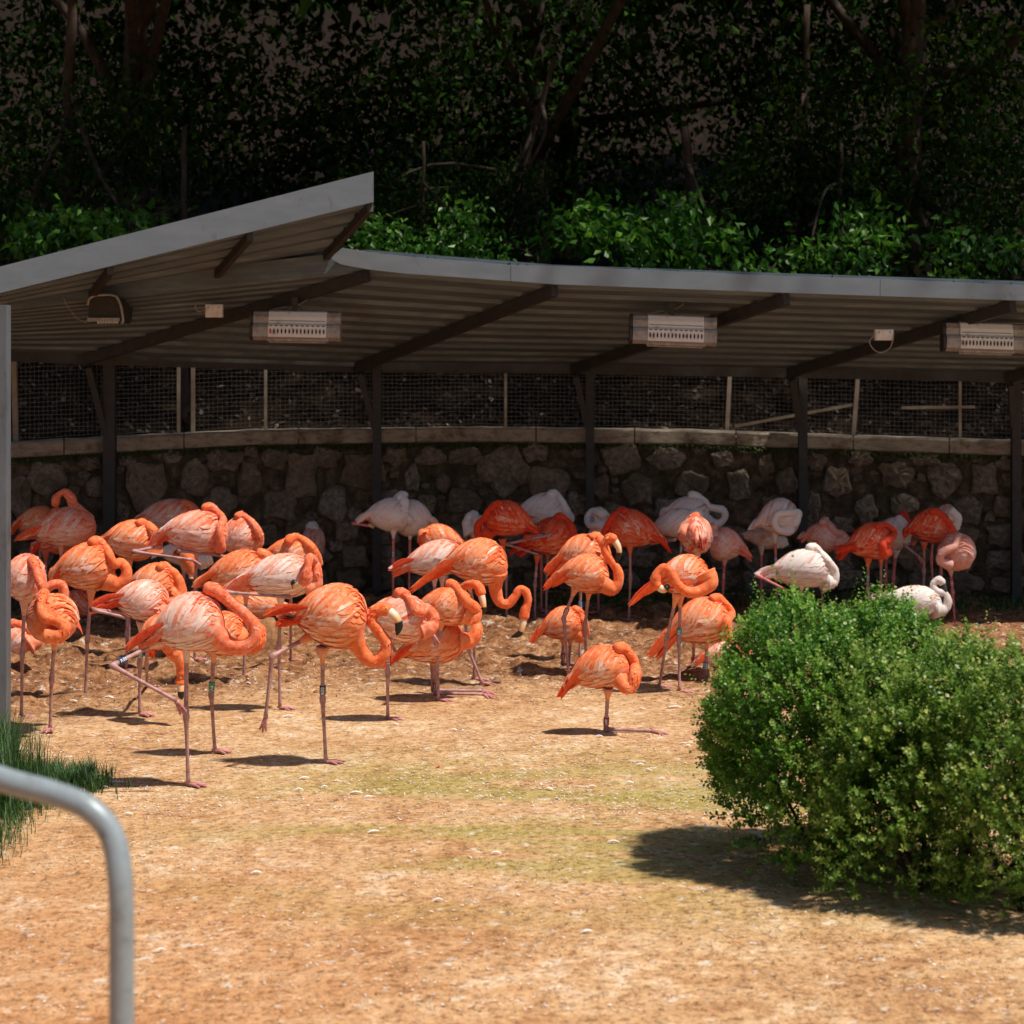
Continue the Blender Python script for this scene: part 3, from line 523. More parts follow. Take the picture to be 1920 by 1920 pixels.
# ------------------------------------------------------------------ flamingos
_txt = {}
def textmesh(s):
    if s not in _txt:
        cu = bpy.data.curves.new('lettering', 'FONT'); cu.body = s; cu.size = 1; cu.align_x = 'CENTER'; cu.align_y = 'CENTER'; cu.space_character = 1.05; cu.resolution_u = 2; cu.offset = .02
        o = bpy.data.objects.new('lettering', cu); COL.objects.link(o); me = o.to_mesh()
        V = np.zeros(len(me.vertices) * 3); me.vertices.foreach_get('co', V); _txt[s] = (V.reshape(-1, 3).copy(), [tuple(p.vertices) for p in me.polygons])
        o.to_mesh_clear(); bpy.data.objects.remove(o); bpy.data.curves.remove(cu)
    return _txt[s]
def rprof(t):
    tc = .60; q = np.where(t < tc, (tc - t) / tc, (t - tc) / (1 - tc)); q = np.clip(q, 0, 1)
    return np.where(t < tc, np.maximum(1 - q ** 1.75, 0) ** .80, np.maximum(1 - q ** 2.3, 0) ** .5)
class Torso:
    def __init__(s, R, C, hv, hw, tail, arch=.10):
        s.R, s.C = R, C; s.A = C - R; s.L = np.linalg.norm(s.A); s.a = s.A / s.L; up = np.array([0, 0, 1.])
        if abs(s.a[2]) > .93: up = np.array([0, -1., 0])
        s.s = nz(np.cross(s.a, up)); s.u = np.cross(s.s, s.a); s.hv, s.hw, s.tail, s.arch = hv, hw, tail, arch
    def cen(s, t):
        tt = np.maximum(t, 0)[..., None]; c = s.R + s.A * tt + s.u * (s.arch * s.hv * np.sin(np.pi * np.clip(t, 0, 1)) - .0)[..., None]
        return c + s.tail * (np.maximum(-t, 0) * s.L)[..., None]
    def pt(s, t, th, lift=0.):
        te = np.maximum(t, .07); r = rprof(te) * np.where(t < .07, np.clip(1 - (.07 - t) * 2.2, .25, 1), 1)
        d = np.cos(th)[..., None] * s.hv * s.u + np.sin(th)[..., None] * s.hw * s.s
        dn = nz(d); return s.cen(t) + d * r[..., None] + dn * np.asarray(lift)[..., None], dn
PROF = np.array([.42, .82, 1.0, .98, .74, .10]); US = np.linspace(0, 1, 6)
def blades(T, t0, th0, dt, dth, w, tn0, tn1, l0=.001, l1=.010):
    """feather blades following the torso surface -> verts, quads, tones"""
    N = len(t0); u = US[None]; t = t0[:, None] - dt[:, None] * u; th = th0[:, None] + dth[:, None] * u ** .9
    lift = l0 + (np.asarray(l1)[:, None] if np.ndim(l1) else l1) * u ** 1.3 * np.ones((N, 1))
    c, nn = T.pt(t, th, lift); tg = nz(np.gradient(c, axis=1)); wdv = nz(np.cross(tg, nn)); ww = (w[:, None] * PROF[None])[..., None]
    Vv = np.stack([c - wdv * ww, c + nn * ww * .12, c + wdv * ww], 2)   # N,6,3,3
    tone = (tn0[:, None] * (1 - u) + tn1[:, None] * u)[..., None] * np.ones((1, 1, 3)); tone = tone - np.array([.05, -.05, .05])
    b = (np.arange(N) * 18)[:, None, None]; k = np.arange(5)[None, :, None] * 3
    q = np.array([[0, 1, 4, 3], [1, 2, 5, 4]]); Fq = (b[..., None] + k[..., None] + q[None, None]).reshape(-1, 4)
    return Vv.reshape(-1, 3), Fq, tone.ravel()
def free_blade(p0, p1, w, sag, side, tone):
    u = US[:, None]; c = p0 * (1 - u) + p1 * u + np.array([0, 0, 1.]) * (sag * np.sin(np.pi * u)); tg = nz(np.gradient(c, axis=0)); sd = nz(np.cross(tg, side)); ww = w * PROF[:, None]
    Vv = np.stack([c - sd * ww, c + nz(np.cross(sd, tg)) * ww * .2, c + sd * ww], 1); q = [[0, 1, 4, 3], [1, 2, 5, 4]]
    return Vv.reshape(-1, 3), [tuple(a + 3 * k for a in r) for k in range(5) for r in q], np.full(18, tone)
GROUP = 'flamingos in the sandy enclosure'
BN = [0]
def bird(label, pal, yg, rump, chest, hh, tails=(), neck=(), bill=None, legs=(), yd=0., f=1, d=None, nr=1., legmat=None, nt=None, hw=.80, black=0, arch=.10, pale=0., dark_bill=False, fs=1.0, nb=1.):
    BN[0] += 1; rg = np.random.default_rng(100 + BN[0]); d = d or gd(yg); s = d / F; hv = hh * s; hwid = hv * hw
    R = P(*rump, d - yd / 2); C = P(*chest, d + yd / 2); mid = (R + C) / 2
    root = empty('flamingo', (mid[0], mid[1], 0), label, 'flamingo', GROUP); off = root.location
    tdir = nz(P(*tails[0], d - yd / 2) - R) if tails else nz(R - C + [0, 0, -.12])
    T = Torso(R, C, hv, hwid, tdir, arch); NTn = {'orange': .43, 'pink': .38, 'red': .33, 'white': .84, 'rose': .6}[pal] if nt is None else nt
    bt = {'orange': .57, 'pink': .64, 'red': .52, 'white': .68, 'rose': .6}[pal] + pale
    mb = MB(); lm = legmat or ('p' if pal in ('white', 'rose') else 'g')
    # torso
    nT, nK = 18, 20; ts = .5 - .5 * np.cos(np.linspace(.02, np.pi - .02, nT)); th = np.linspace(0, 2 * np.pi, nK, endpoint=False); V = []; to = []
    for t in ts:
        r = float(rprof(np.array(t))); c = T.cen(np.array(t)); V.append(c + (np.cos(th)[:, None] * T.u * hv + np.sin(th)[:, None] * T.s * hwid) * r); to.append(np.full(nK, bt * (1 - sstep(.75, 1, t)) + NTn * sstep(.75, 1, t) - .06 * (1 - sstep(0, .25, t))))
    Fs = [(i * nK + j, i * nK + (j + 1) % nK, (i + 1) * nK + (j + 1) % nK, (i + 1) * nK + j) for i in range(nT - 1) for j in range(nK)] + [tuple(range(nK))[::-1], tuple((nT - 1) * nK + j for j in range(nK))]
    mb.add(np.concatenate(V), Fs, 0, np.concatenate(to))
    # neck and head
    ax = np.array([chest[0] - rump[0], chest[1] - rump[1]], float); L2 = max(np.hypot(*ax) / 2, hh * .75); ax = nz(ax); c2 = np.array([(rump[0] + chest[0]) / 2, (rump[1] + chest[1]) / 2 - arch * hh * .8]); hd = max(hwid, abs(yd) / 2)
    NRb, NRm = .056 * nr, .0315 * nr; pts = []
    def ndep(q, r):
        if len(q) > 2: return q[2]
        e = np.array(q[:2]) - c2; a_ = e @ ax; b_ = e @ np.array([-ax[1], ax[0]]); rho = (a_ / L2) ** 2 + (b_ / hh) ** 2
        return -(hd * math.sqrt(max(1 - rho, 0)) + r * .75) if rho < 1 else (-r * .75 * max(0, 1 - (rho - 1) * 2.5))
    headp = None
    if neck:
        for i, q in enumerate(neck):
            z_ = 0.03 * (-1 if not (len(q) > 2) else 0) if i == 0 else ndep(q, NRm); z_ = q[2] if len(q) > 2 else z_; pts.append(P(q[0], q[1], d + z_))
        n_ = max(26, 7 * len(pts)); path = catmull(pts, n_); L = np.concatenate([[0], np.cumsum(np.linalg.norm(np.diff(path, axis=0), axis=1))]); Lm = L[-1]
        r = np.interp(L, [0, .06, .13, .24, max(Lm - .13, .26), max(Lm - .055, .29), max(Lm - .02, .31), max(Lm, .32)], [.034 + .048 * nr * nb, .033 + .029 * nr * nb, .032 + .014 * nr * nb, .032 + .004 * nr, NRm * .84, NRm * 1.16, NRm * 1.12, NRm * .70])
        r = r * (1 + .05 * np.interp(np.arange(n_), np.arange(0, n_ + 3, 3), rg.normal(0, 1, len(np.arange(0, n_ + 3, 3))))); Vn, Fn = tube(path, r, 14); tn = np.repeat(np.interp(L, [0, .12, Lm], [NTn + .08, NTn, NTn - .04]), 14); mb.add(Vn, Fn, 0, tn)
        headp = path
        M_ = int(260 * (1 if d < 13 else .6)); kk = rg.uniform(2, n_ - 4, M_); i0 = kk.astype(int); an = rg.uniform(0, 2 * np.pi, M_); rr = np.interp(kk, np.arange(n_), r); c_ = path[i0] * (1 - (kk - i0))[:, None] + path[i0 + 1] * (kk - i0)[:, None]; tg = nz(path[i0] - path[np.minimum(i0 + 1, n_ - 1)])
        e1 = nz(np.cross(tg, [.13, .31, 1.])); e2 = np.cross(tg, e1); nn_ = e1 * np.cos(an)[:, None] + e2 * np.sin(an)[:, None]; sd_ = np.cross(tg, nn_); fl = (rr * rg.uniform(.5, .9, M_))[:, None]; fw = (rr * rg.uniform(.16, .28, M_))[:, None]; sf = c_ + nn_ * (rr * .985)[:, None]
        Vf = np.stack([sf, sf + tg * fl * .5 + sd_ * fw + nn_ * fl * .0, sf + tg * fl + nn_ * fl * .10, sf + tg * fl * .5 - sd_ * fw], 1).reshape(-1, 3); mb.add(Vf, [(4 * q_, 4 * q_ + 1, 4 * q_ + 2, 4 * q_ + 3) for q_ in range(M_)], 0, np.repeat(NTn + rg.normal(.02, .09, M_), 4))
    # legs and feet
    def foot(p, dirv, L=.112, ground=True, spread=.42):
        dirv = nz(np.asarray(dirv, float)); upv = np.array([0, 0, 1.]) if ground else nz(np.cross(np.cross(dirv, [0, 1., .3]), dirv)); sd = nz(np.cross(dirv, upv)); tips = []
        for a_ in (-spread, 0, spread):
            e = p + (dirv * math.cos(a_) + sd * math.sin(a_)) * L * (1 if a_ == 0 else .88); 
            if ground: e = e * [1, 1, 0] + [0, 0, .006]; m1 = p * .45 + e * .55; m1[2] = .014
            else: m1 = p * .45 + e * .55
            mb.add(*tube([p, p * .8 + e * .2, m1, e * .8 + m1 * .2, e], [.012, .0115, .0085, .0065, .004], 6), 2, .5); tips.append((m1, e))
        for (m1, e1), (m2, e2) in ((tips[0], tips[1]), (tips[1], tips[2])):
            q1 = e1 * .75 + m1 * .25; q2 = e2 * .75 + m2 * .25; md = (q1 + q2) / 2 * .86 + p * .14; dz = np.array([0, 0, .003]) if ground else upv * .002
            mb.add([p, q1, md, q2, p - dz, q1 - dz, md - dz, q2 - dz], [(0, 1, 2, 3), (7, 6, 5, 4)], 2, .5)
        if ground: bk = p - dirv * .022; mb.add(*tube([p + [0, 0, .02], np.array([bk[0], bk[1], .012])], [.008, .004], 5), 2, .5)
    def legtube(a, b, c, r0=.030):
        mb.add(*tube([a, a * .9 + b * .1, a * .78 + b * .22, a * .68 + b * .32], np.array([.040, .030, .0185, .013]) * (r0 / .03), 10), 0, bt + .1)
        P1 = [a * (1 - u) + b * u for u in (0, .10, .22, .6, .86, .95, 1)]; r1 = [r0, r0 * .72, .0135, .0118, .0125, .0175, .0195]
        P2 = [b * (1 - u) + c * u for u in (.04, .10, .3, .65, .9, 1)]; r2 = [.0185, .0135, .0108, .0098, .011, .0145]
        mb.add(*tube(P1 + P2, np.array(r1 + r2) * fs, 9), 1, .5)
    bands = []
    for li, lg in enumerate(legs):
        kind, pp = lg[0], lg[1]; band = lg[2] if len(lg) > 2 else None; kw = lg[3] if len(lg) > 3 else {}
        yo = (-.035 if li % 2 == 0 else .035); 
        if kind == 'S':
            ft = G(*pp[-1]); ft[2] = .012; a = P(*pp[0], d + yo); b = P(*pp[1], d * .5 + ft[1] * .5) if len(pp) > 2 else a * .5 + ft * .5
            b = P(*pp[1], a[1] * .45 + ft[1] * .55) if len(pp) > 2 else b
            legtube(a, b, ft); foot(ft, kw.get('dir', (f, -.35, 0))); segs = [(a, b), (b, ft)]
        elif kind == 'K':
            he = G(*pp[1]); he[2] = .022; a = P(*pp[0], d + yo); an = G(pp[2][0], pp[2][1] + 3); an[2] = .018; to_ = G(*pp[3]); to_[2] = .008; an[1] = he[1] * .5 + an[1] * .5
            legtube(a, he, an, .026); foot(an, to_ - an, .135, True, .26); segs = [(a, he), (he, an)]
        elif kind == 'R':
            dz = kw.get('dz', -.10); a = P(*pp[0], d + yo * 2); b = P(*pp[1], d + dz); c = P(*pp[2], d + dz * .7); legtube(a, b, c, .024)
            if len(pp) > 3: foot(c, P(*pp[3], d + dz * .7) - c, .09, False, .24)
            segs = [(a, b), (b, c)]
        elif kind == 'L':                     # straight leg only, foot hidden behind others: still stands on the ground
            ft = G(*pp[-1]); ft[2] = .012; a = P(*pp[0], d + yo); legtube(a, a * .5 + ft * .5, ft); foot(ft, (f, -.35, 0)); segs = [(a, ft)]
        if band: bands.append((segs, band))
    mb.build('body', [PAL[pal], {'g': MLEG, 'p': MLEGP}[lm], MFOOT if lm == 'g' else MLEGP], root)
    # wings: layered feathers down each side
    fine = 1.0 if d < 13 else (.85 if d < 15.5 else .7)
    for side in (-1, 1):
        wm = MB(); front = (T.s * side)[1] < 0; dens = fine * (1 if front else .75)
        def zone(t_a, t_b, a0, a1, nt_, na, dt, dth, w, tn, tt, l1, vr=1.):
            t0, a_ = np.meshgrid(np.linspace(t_a, t_b, max(2, int(nt_ * dens))), np.linspace(a0, a1, max(2, int(na * dens)))); t0 = t0.ravel() + rg.normal(0, .018, t0.size); a_ = a_.ravel() + rg.normal(0, 2.5, a_.size)
            N = t0.size; dtv = dt * rg.uniform(.8, 1.2, N); av = np.radians(dth * rg.uniform(.75, 1.25, N)) * np.clip(1.15 - a_ / 150., .3, 1.2); wv = w * rg.uniform(.75, 1.25, N) / math.sqrt(dens) * (hv / .165) ** .5
            wk = 1.5 if pal == 'white' else 1.; x0 = tn + rg.normal(0, .09, N) * wk; x1 = tt + rg.normal(0, .13, N) * wk * vr; x0 = x0 + (x1 - tt) * .5 * (vr > 1); l1 = l1 * rg.uniform(.4, 1.7, N) * (.6 if pal == 'white' else 1)
            wm.add(*[z for z in (lambda q: (q[0], q[1].tolist()))(blades(T, t0, side * np.radians(a_), dtv, side * av, wv, x0, x1, .001, l1))], 0, blades.__dict__.get('x', None) if False else (np.clip((lambda q: q[2])(blades(T, t0, side * np.radians(a_), dtv, side * av, wv, x0, x1, .001, l1)), 0, 1)))
        wt = bt; sx_ = 1.15
        zone(.95, .15, 108, 176, 11, 6, .16, 4, .021, wt - .02, wt + .08, .004)            # belly and breast down
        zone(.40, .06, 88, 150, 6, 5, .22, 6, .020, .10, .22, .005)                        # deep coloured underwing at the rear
        zone(.97, .76, 10, 120, 4, 9, .10, 10, .018, NTn + .02, NTn + .14, .002)           # neck base
        zone(.86, .05, 62, 104, 12, 5, .24, 22, .019, wt - .12, wt + .20, .006)            # lower wing coverts
        zone(.90, .24, 4, 58, 14, 8, .27, 68, .0155, wt - .22, wt + .29, .006, 1.5)             # long drooping back feathers
        zone(.86, .44, 96, 142, 8, 6, .30, -12, .017, wt + .02, wt + .30, .011)            # pale flank feathers over the thigh
        N = 16; t0 = rg.uniform(.36, .78, N); a_ = rg.uniform(8, 46, N)
        q = blades(T, t0, side * np.radians(a_), np.full(N, .38), side * np.radians(rg.uniform(58, 82, N)), np.full(N, .0125) * (hv / .165) ** .5, np.full(N, wt - .08), rg.choice([wt - .20, wt + .08, wt + .26], N), .004, .008); wm.add(q[0], q[1].tolist(), 0, np.clip(q[2], 0, 1))
        wm.build('wing', PAL[pal], root)
    # tail
    tips = list(tails) if tails else [(rump[0] + (rump[0] - chest[0]) * .12, rump[1] + hh * .35)]
    tm = MB(); ti = {'orange': .20, 'pink': .22, 'red': .2, 'white': .45, 'rose': .25}[pal]
    for k, tp in enumerate(tips):
        e = P(tp[0], tp[1], d - yd / 2 - (abs(yd) > .2) * 0); Lt = np.linalg.norm(e - R); nb = 9 if k == 0 else 6
        for j in range(nb):
            f_ = (j - (nb - 1) / 2) / nb; st = T.cen(np.array(.22 + .05 * rg.random())) + T.u * (hv * .30 * (-.6 if k else .4)) + T.s * hwid * .75 * f_ * 2 + T.u * hv * .25 * f_
            en = R + (e - R) * rg.uniform(.72, 1.0) + T.s * .05 * f_ * 2 + np.cross(T.s, nz(e - R)) * .035 * f_ + rg.normal(0, .006, 3)
            vv, ff, tt_ = free_blade(st, en, .016 + .006 * rg.random(), .02 * (1 if k == 0 else .4), T.s, ti + rg.uniform(-.14, .22)); tm.add(vv, ff, 0, tt_)
    for j in range(black * 3):
        st = T.cen(np.array(.20)) + T.u * hv * (-.18 - .06 * j) - np.array([0, 1., 0]) * hwid * .42; en = R + (P(*tips[0], d) - R) * (.38 + .05 * j) + T.u * (-.01 * j) - [0, .045, 0]
        vv, ff, tt_ = free_blade(st, en, .014, .01, np.array([0, 0, 1.]), 0); tm.add(vv, ff, 1, tt_)
    tm.build('tail', [PAL[pal], MBLK], root)
    # bill and eye
    if bill:
        bp = [headp[-3]] + [P(q[0], q[1], (headp[-1][1]) + (q[2] if len(q) > 2 else -.012)) for q in bill]; path = catmull(bp, 15); u = np.linspace(0, 1, 15)
        V_, F_ = tube(path, np.interp(u, [0, .2, .45, .62, .8, .92, 1], [.026, .0255, .021, .0215, .0185, .011, .003]) * nr, 10); bm = MB(); bm.add(V_, F_, 0, np.repeat(u, 10)); bm.build('bill', MBILLD if dark_bill else MBILL, root)
        hc = headp[-4]; em = MB(); vd = nz(np.array([0, 0, CH]) - hc); ec = hc + vd * .0315 * nr + [0, 0, .008]
        side = nz(np.cross(vd, [0, 0, 1.])); upv = np.cross(side, vd); V_ = []; to = []
        for r_, z_, t_ in ((.0062, 0, 0), (.0058, .003, 0), (.0031, .0045, .3), (.0029, .0047, 1.), (.001, .005, 1.)):
            for j in range(8): a_ = j * math.pi / 4; V_.append(ec + side * math.cos(a_) * r_ + upv * math.sin(a_) * r_ + vd * z_); to.append(t_)
        em.add(V_, [(i * 8 + j, i * 8 + (j + 1) % 8, (i + 1) * 8 + (j + 1) % 8, (i + 1) * 8 + j) for i in range(4) for j in range(8)] + [tuple(range(32, 40))], 0, np.array(to)); em.build('eye', MEYE, root)
    for segs, (sg, fr, colr, txt) in bands:
        a, b = segs[sg]; c = a * (1 - fr) + b * fr; dr = nz(b - a); h_ = .052; r_ = .0185; bm = MB(); bm.add(*tube([c - dr * h_ / 2, c - dr * h_ * .45, c + dr * h_ * .45, c + dr * h_ / 2], [r_ * .93, r_, r_, r_ * .93], 14))
        bo = bm.build('leg_band', BANDM[colr], root); vd = nz(np.array([0, 0, CH]) - c); vd = nz(vd - dr * (vd @ dr)); sd = np.cross(dr, vd); pm = MB(); rr = r_ + .0012
        def wrap(x, y): an = y / rr; return c + dr * x + (vd * math.cos(an) + sd * math.sin(an)) * rr
        if txt:
            tv, tf = textmesh(txt); W = tv[:, 0].max() - tv[:, 0].min(); k = h_ * .86 / W; pm.add([wrap(q[0] * k, q[1] * min(k, .034)) for q in tv], tf)
        else:
            for i_ in range(3):
                x = (-.33 + .33 * i_) * h_
                for y_ in (-.010, .002): pm.add([wrap(x - .006, y_), wrap(x + .006, y_), wrap(x + .006, y_ + .007), wrap(x - .006, y_ + .007)], [(0, 1, 2, 3)])
        po = pm.build('band_marking', MPRINT, bo, off=off, smooth=False)
    return root

# front row
bird('pale striped flamingo at the front left with a folded raised leg wearing a blue band', 'pink', 1480, (286, 1190), (420, 1160), 56, [(229, 1222), (262, 1212)],
     [(392, 1180), (425, 1207), (455, 1214, -.03), (477, 1196, -.03), (474, 1170, -.03), (455, 1148, -.03), (428, 1126), (404, 1107), (382, 1102)],
     legs=[('S', [(350, 1195), (349, 1342), (353, 1474)]), ('R', [(300, 1203), (210, 1248), (331, 1314), (351, 1350)], (0, .80, 'blue', '05A'), {'dz': -.22})], black=1, nr=1.12, arch=.14, pale=.05)
bird('orange flamingo with green leg band directly behind the front left pale one', 'orange', 1417, (352, 1196), (462, 1188), 42, [(322, 1215)],
     [(440, 1196), (468, 1212), (484, 1203), (486, 1182), (474, 1166), (458, 1158)], legs=[('S', [(402, 1212), (396, 1302), (403, 1411)], (0, .82, 'green', '16A'))])
bird('flamingo mostly hidden behind the pale front one, head hanging low beside its leg', 'orange', 1298, (262, 1200), (330, 1180), 34, [(290, 1236)],
     [(318, 1200, -.1), (328, 1222, -.1), (338, 1236, -.1), (342, 1256, -.1), (337, 1282, -.1)], bill=[(339, 1300), (341, 1312)], legs=[('S', [(276, 1200), (275, 1245), (276, 1296)])], d=12.4)
bird('bright orange flamingo at front centre left striding with an S neck and numbered band', 'orange', 1437, (548, 1150), (688, 1168), 61, [(494, 1153), (515, 1176)],
     [(655, 1178), (676, 1218), (698, 1240), (718, 1230), (724, 1207), (711, 1185), (698, 1166), (702, 1149), (717, 1142), (733, 1147)],
     bill=[(741, 1157, -.02), (748, 1172, -.02), (744, 1192, -.02)], legs=[('S', [(605, 1212), (605, 1310), (611, 1431)], (0, .83, 'blue', '058')), ('R', [(578, 1195), (510, 1230), (498, 1345), (489, 1388)], None, {'dz': -.12})], black=1, nr=1.12, arch=.12)
bird('orange flamingo resting on one folded kneeling leg alone in the right foreground', 'orange', 1377, (1068, 1272), (1180, 1245), 41, [(1047, 1312), (1060, 1292)],
     [(1158, 1262), (1170, 1287, -.10), (1184, 1288, -.10), (1191, 1268, -.09), (1190, 1246), (1182, 1228), (1168, 1215), (1152, 1216)],
     nb=0.35, legs=[('K', [(1140, 1290), (1136, 1374), (1222, 1374), (1262, 1381)], (0, .80, 'red', '9M6'))], black=1, nr=1.1, arch=.2)
# left group
bird('flamingo cut by the grey post at left with a double curved neck in front', 'pink', 1347, (4, 1098), (86, 1082), 47, [(-30, 1120)],
     [(62, 1108), (104, 1140, -.12), (119, 1120, -.14), (116, 1098, -.15), (100, 1096, -.17), (83, 1104, -.18), (73, 1088, -.18), (67, 1066, -.14), (58, 1047, -.05)], nb=0.4, legs=[('S', [(46, 1120), (42, 1225), (40, 1346)])], pale=-.05)
bird('orange flamingo facing the viewer with its neck coiled into a spiral at left', 'orange', 1375, (108, 1152), (92, 1170), 46, [(146, 1192), (127, 1200)],
     [(88, 1192, -.20), (112, 1192, -.22), (122, 1176, -.22), (108, 1164, -.2), (86, 1158, -.2), (76, 1140, -.18), (80, 1120, -.12), (84, 1110, -.05)], nb=0.4, legs=[('S', [(103, 1192), (97, 1272), (94, 1370)], None, {'dir': (.0, -1, 0)})], yd=-.36, hw=1.0, f=0)
bird('small sitting flamingo half hidden by the post in the lower left', 'pink', 1224, (0, 1205), (60, 1200), 26, [], [(52, 1208), (67, 1198), (58, 1184), (38, 1172), (18, 1168)], d=14.6)
bird('orange flamingo with a looped front neck standing third from the left', 'orange', 1314, (100, 1072), (216, 1062), 46, [(96, 1100)],
     [(196, 1085), (218, 1096), (234, 1086), (237, 1068), (226, 1055), (214, 1058), (207, 1044), (198, 1027), (182, 1014), (169, 1020)], legs=[('S', [(172, 1100), (164, 1198), (160, 1309)])])
bird('dim coral flamingo in the shade at top left raising its neck in an arch', 'pink', 1192, (58, 1000), (180, 985), 38, [(24, 1014)],
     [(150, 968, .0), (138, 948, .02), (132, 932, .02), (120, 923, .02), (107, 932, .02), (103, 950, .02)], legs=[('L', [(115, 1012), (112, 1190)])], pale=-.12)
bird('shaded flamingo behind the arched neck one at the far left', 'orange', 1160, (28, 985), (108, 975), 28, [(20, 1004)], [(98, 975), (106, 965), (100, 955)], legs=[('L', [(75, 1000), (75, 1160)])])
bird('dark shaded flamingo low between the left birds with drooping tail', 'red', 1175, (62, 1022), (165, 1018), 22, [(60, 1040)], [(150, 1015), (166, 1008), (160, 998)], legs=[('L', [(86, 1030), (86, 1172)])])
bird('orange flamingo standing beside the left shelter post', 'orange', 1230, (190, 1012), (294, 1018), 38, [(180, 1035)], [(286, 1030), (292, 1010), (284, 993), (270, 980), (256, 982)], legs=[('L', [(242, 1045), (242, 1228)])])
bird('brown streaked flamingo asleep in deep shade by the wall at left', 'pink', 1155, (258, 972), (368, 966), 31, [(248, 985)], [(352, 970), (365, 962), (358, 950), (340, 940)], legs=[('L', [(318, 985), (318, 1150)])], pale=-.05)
bird('coral flamingo with a long raised folded leg and a vertical neck fold', 'pink', 1240, (300, 998), (428, 1004), 42, [(271, 1027), (290, 1020)],
     [(404, 1018), (415, 1029, -.16), (413, 1008, -.19), (412, 988, -.18), (419, 975, -.10), (410, 962), (394, 950), (379, 955)], nb=0.35, legs=[('S', [(369, 1020), (366, 1110), (365, 1238)]), ('R', [(300, 1024), (250, 1034), (362, 1050), (386, 1075)], None, {'dz': -.2}), ('R', [(345, 1028), (333, 1032), (428, 1044), (440, 1052)], None, {'dz': -.1})], pale=-.1)
bird('coral flamingo tucked beside the one with the vertical neck fold', 'pink', 1215, (408, 1010), (488, 1008), 39, [], [(476, 1028), (486, 1010), (480, 992), (468, 976), (453, 967), (442, 970)], nb=0.6, legs=[('L', [(436, 1038), (436, 1210)])], pale=-.12)
bird('cream flamingo body glimpsed behind the long raised leg', 'white', 1190, (296, 1035), (395, 1045), 25, [], [(380, 1050), (398, 1045)], legs=[('L', [(345, 1055), (343, 1190)])])
bird('small orange flamingo head and neck hanging down between paler bodies', 'orange', 1200, (336, 1038), (362, 1042), 14, [], [(352, 1042, -.2), (358, 1058, -.25), (360, 1075, -.25)], bill=[(358, 1086, -.02), (355, 1096, -.02)], yd=.25, legs=[('L', [(344, 1045), (344, 1198)])])
bird('orange flamingo behind the pale striped tail, neck curved along its chest', 'orange', 1262, (240, 1096), (330, 1100), 40, [], [(320, 1118), (336, 1112), (335, 1092), (325, 1074), (310, 1061), (296, 1066)], legs=[('L', [(240, 1120), (237, 1258)])], d=14.6)
bird('pale flamingo with a long streaked tail pointing left behind the front one', 'pink', 1344, (212, 1122), (316, 1138), 40, [(158, 1137), (170, 1150)], [(300, 1150), (322, 1140), (318, 1124)], legs=[('S', [(266, 1165), (262, 1243), (262, 1342)], (0, .78, 'teal', None)), ('R', [(250, 1150), (172, 1143), (236, 1158)], None, {'dz': -.1})], arch=.16, pale=.02)
bird('orange flamingo with black flight feather gap behind the pale pink one', 'orange', 1283, (384, 1086), (505, 1066), 40, [(361, 1098)], [(490, 1075), (506, 1058), (497, 1042), (481, 1037)], legs=[('S', [(462, 1100), (459, 1200), (457, 1281)])], black=1)
bird('whitish pink flamingo preening its breast with its neck bent straight down', 'pink', 1334, (448, 1088), (592, 1078), 41, [(411, 1112), (430, 1106)],
     [(572, 1104), (592, 1096), (594, 1074), (588, 1054), (580, 1046, -.13), (577, 1064, -.17), (573, 1082, -.18), (565, 1096, -.17)], bill=[(556, 1098, .0), (551, 1092, .0), (549, 1102, .02)], nb=0.4, legs=[('S', [(527, 1110), (523, 1211), (525, 1330)]), ('R', [(440, 1112), (420, 1110), (545, 1120)], None, {'dz': -.1})], pale=.10)
bird('orange flamingo with its neck doubled in a ring above the whitish pink one', 'orange', 1262, (495, 1040), (592, 1040), 32, [], [(582, 1058), (593, 1054), (589, 1036), (577, 1020), (560, 1008), (545, 1010), (538, 1020)], nb=0.5, legs=[('L', [(545, 1060), (545, 1240)])])
bird('narrow white flamingo seen from behind against the wall at left centre', 'white', 1150, (587, 1030), (588, 1020), 34, [(592, 1066)], [(588, 1000, .1), (586, 990, .08), (590, 996, -.02)], yd=.42, hw=.62, legs=[('L', [(590, 1050), (590, 1148)])], pale=-.35)
bird('streaked orange flamingo sitting on the soil between the left group legs', 'orange', 1182, (538, 1136), (425, 1138), 27, [(556, 1150)], [(440, 1130), (428, 1122), (436, 1112)], f=-1, d=16.6)
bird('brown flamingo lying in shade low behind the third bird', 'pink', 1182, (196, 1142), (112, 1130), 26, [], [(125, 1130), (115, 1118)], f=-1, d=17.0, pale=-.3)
# centre group
bird('two tone flamingo whose crooked neck crosses behind the striding one', 'pink', 1354, (688, 1150), (804, 1172), 45, [(676, 1170)],
     [(788, 1180), (806, 1172), (808, 1155), (797, 1142), (787, 1148), (778, 1142), (768, 1124), (755, 1113), (741, 1113)], legs=[('S', [(729, 1195), (727, 1263), (727, 1350)], (0, .62, 'red', None)), ('R', [(742, 1195), (733, 1200), (741, 1222)], None, {'dz': .02})], pale=-.06)
bird('orange flamingo standing with one leg tucked over the kneeling one', 'orange', 1318, (780, 1138), (887, 1140), 37, [(778, 1160)],
     [(866, 1150), (884, 1156), (890, 1144), (882, 1134), (873, 1126), (862, 1110), (850, 1097), (835, 1094)], legs=[('S', [(829, 1160), (820, 1226), (822, 1315)]), ('R', [(790, 1172), (779, 1180), (812, 1190), (821, 1212)], None, {'dz': -.2})], pale=-.05)
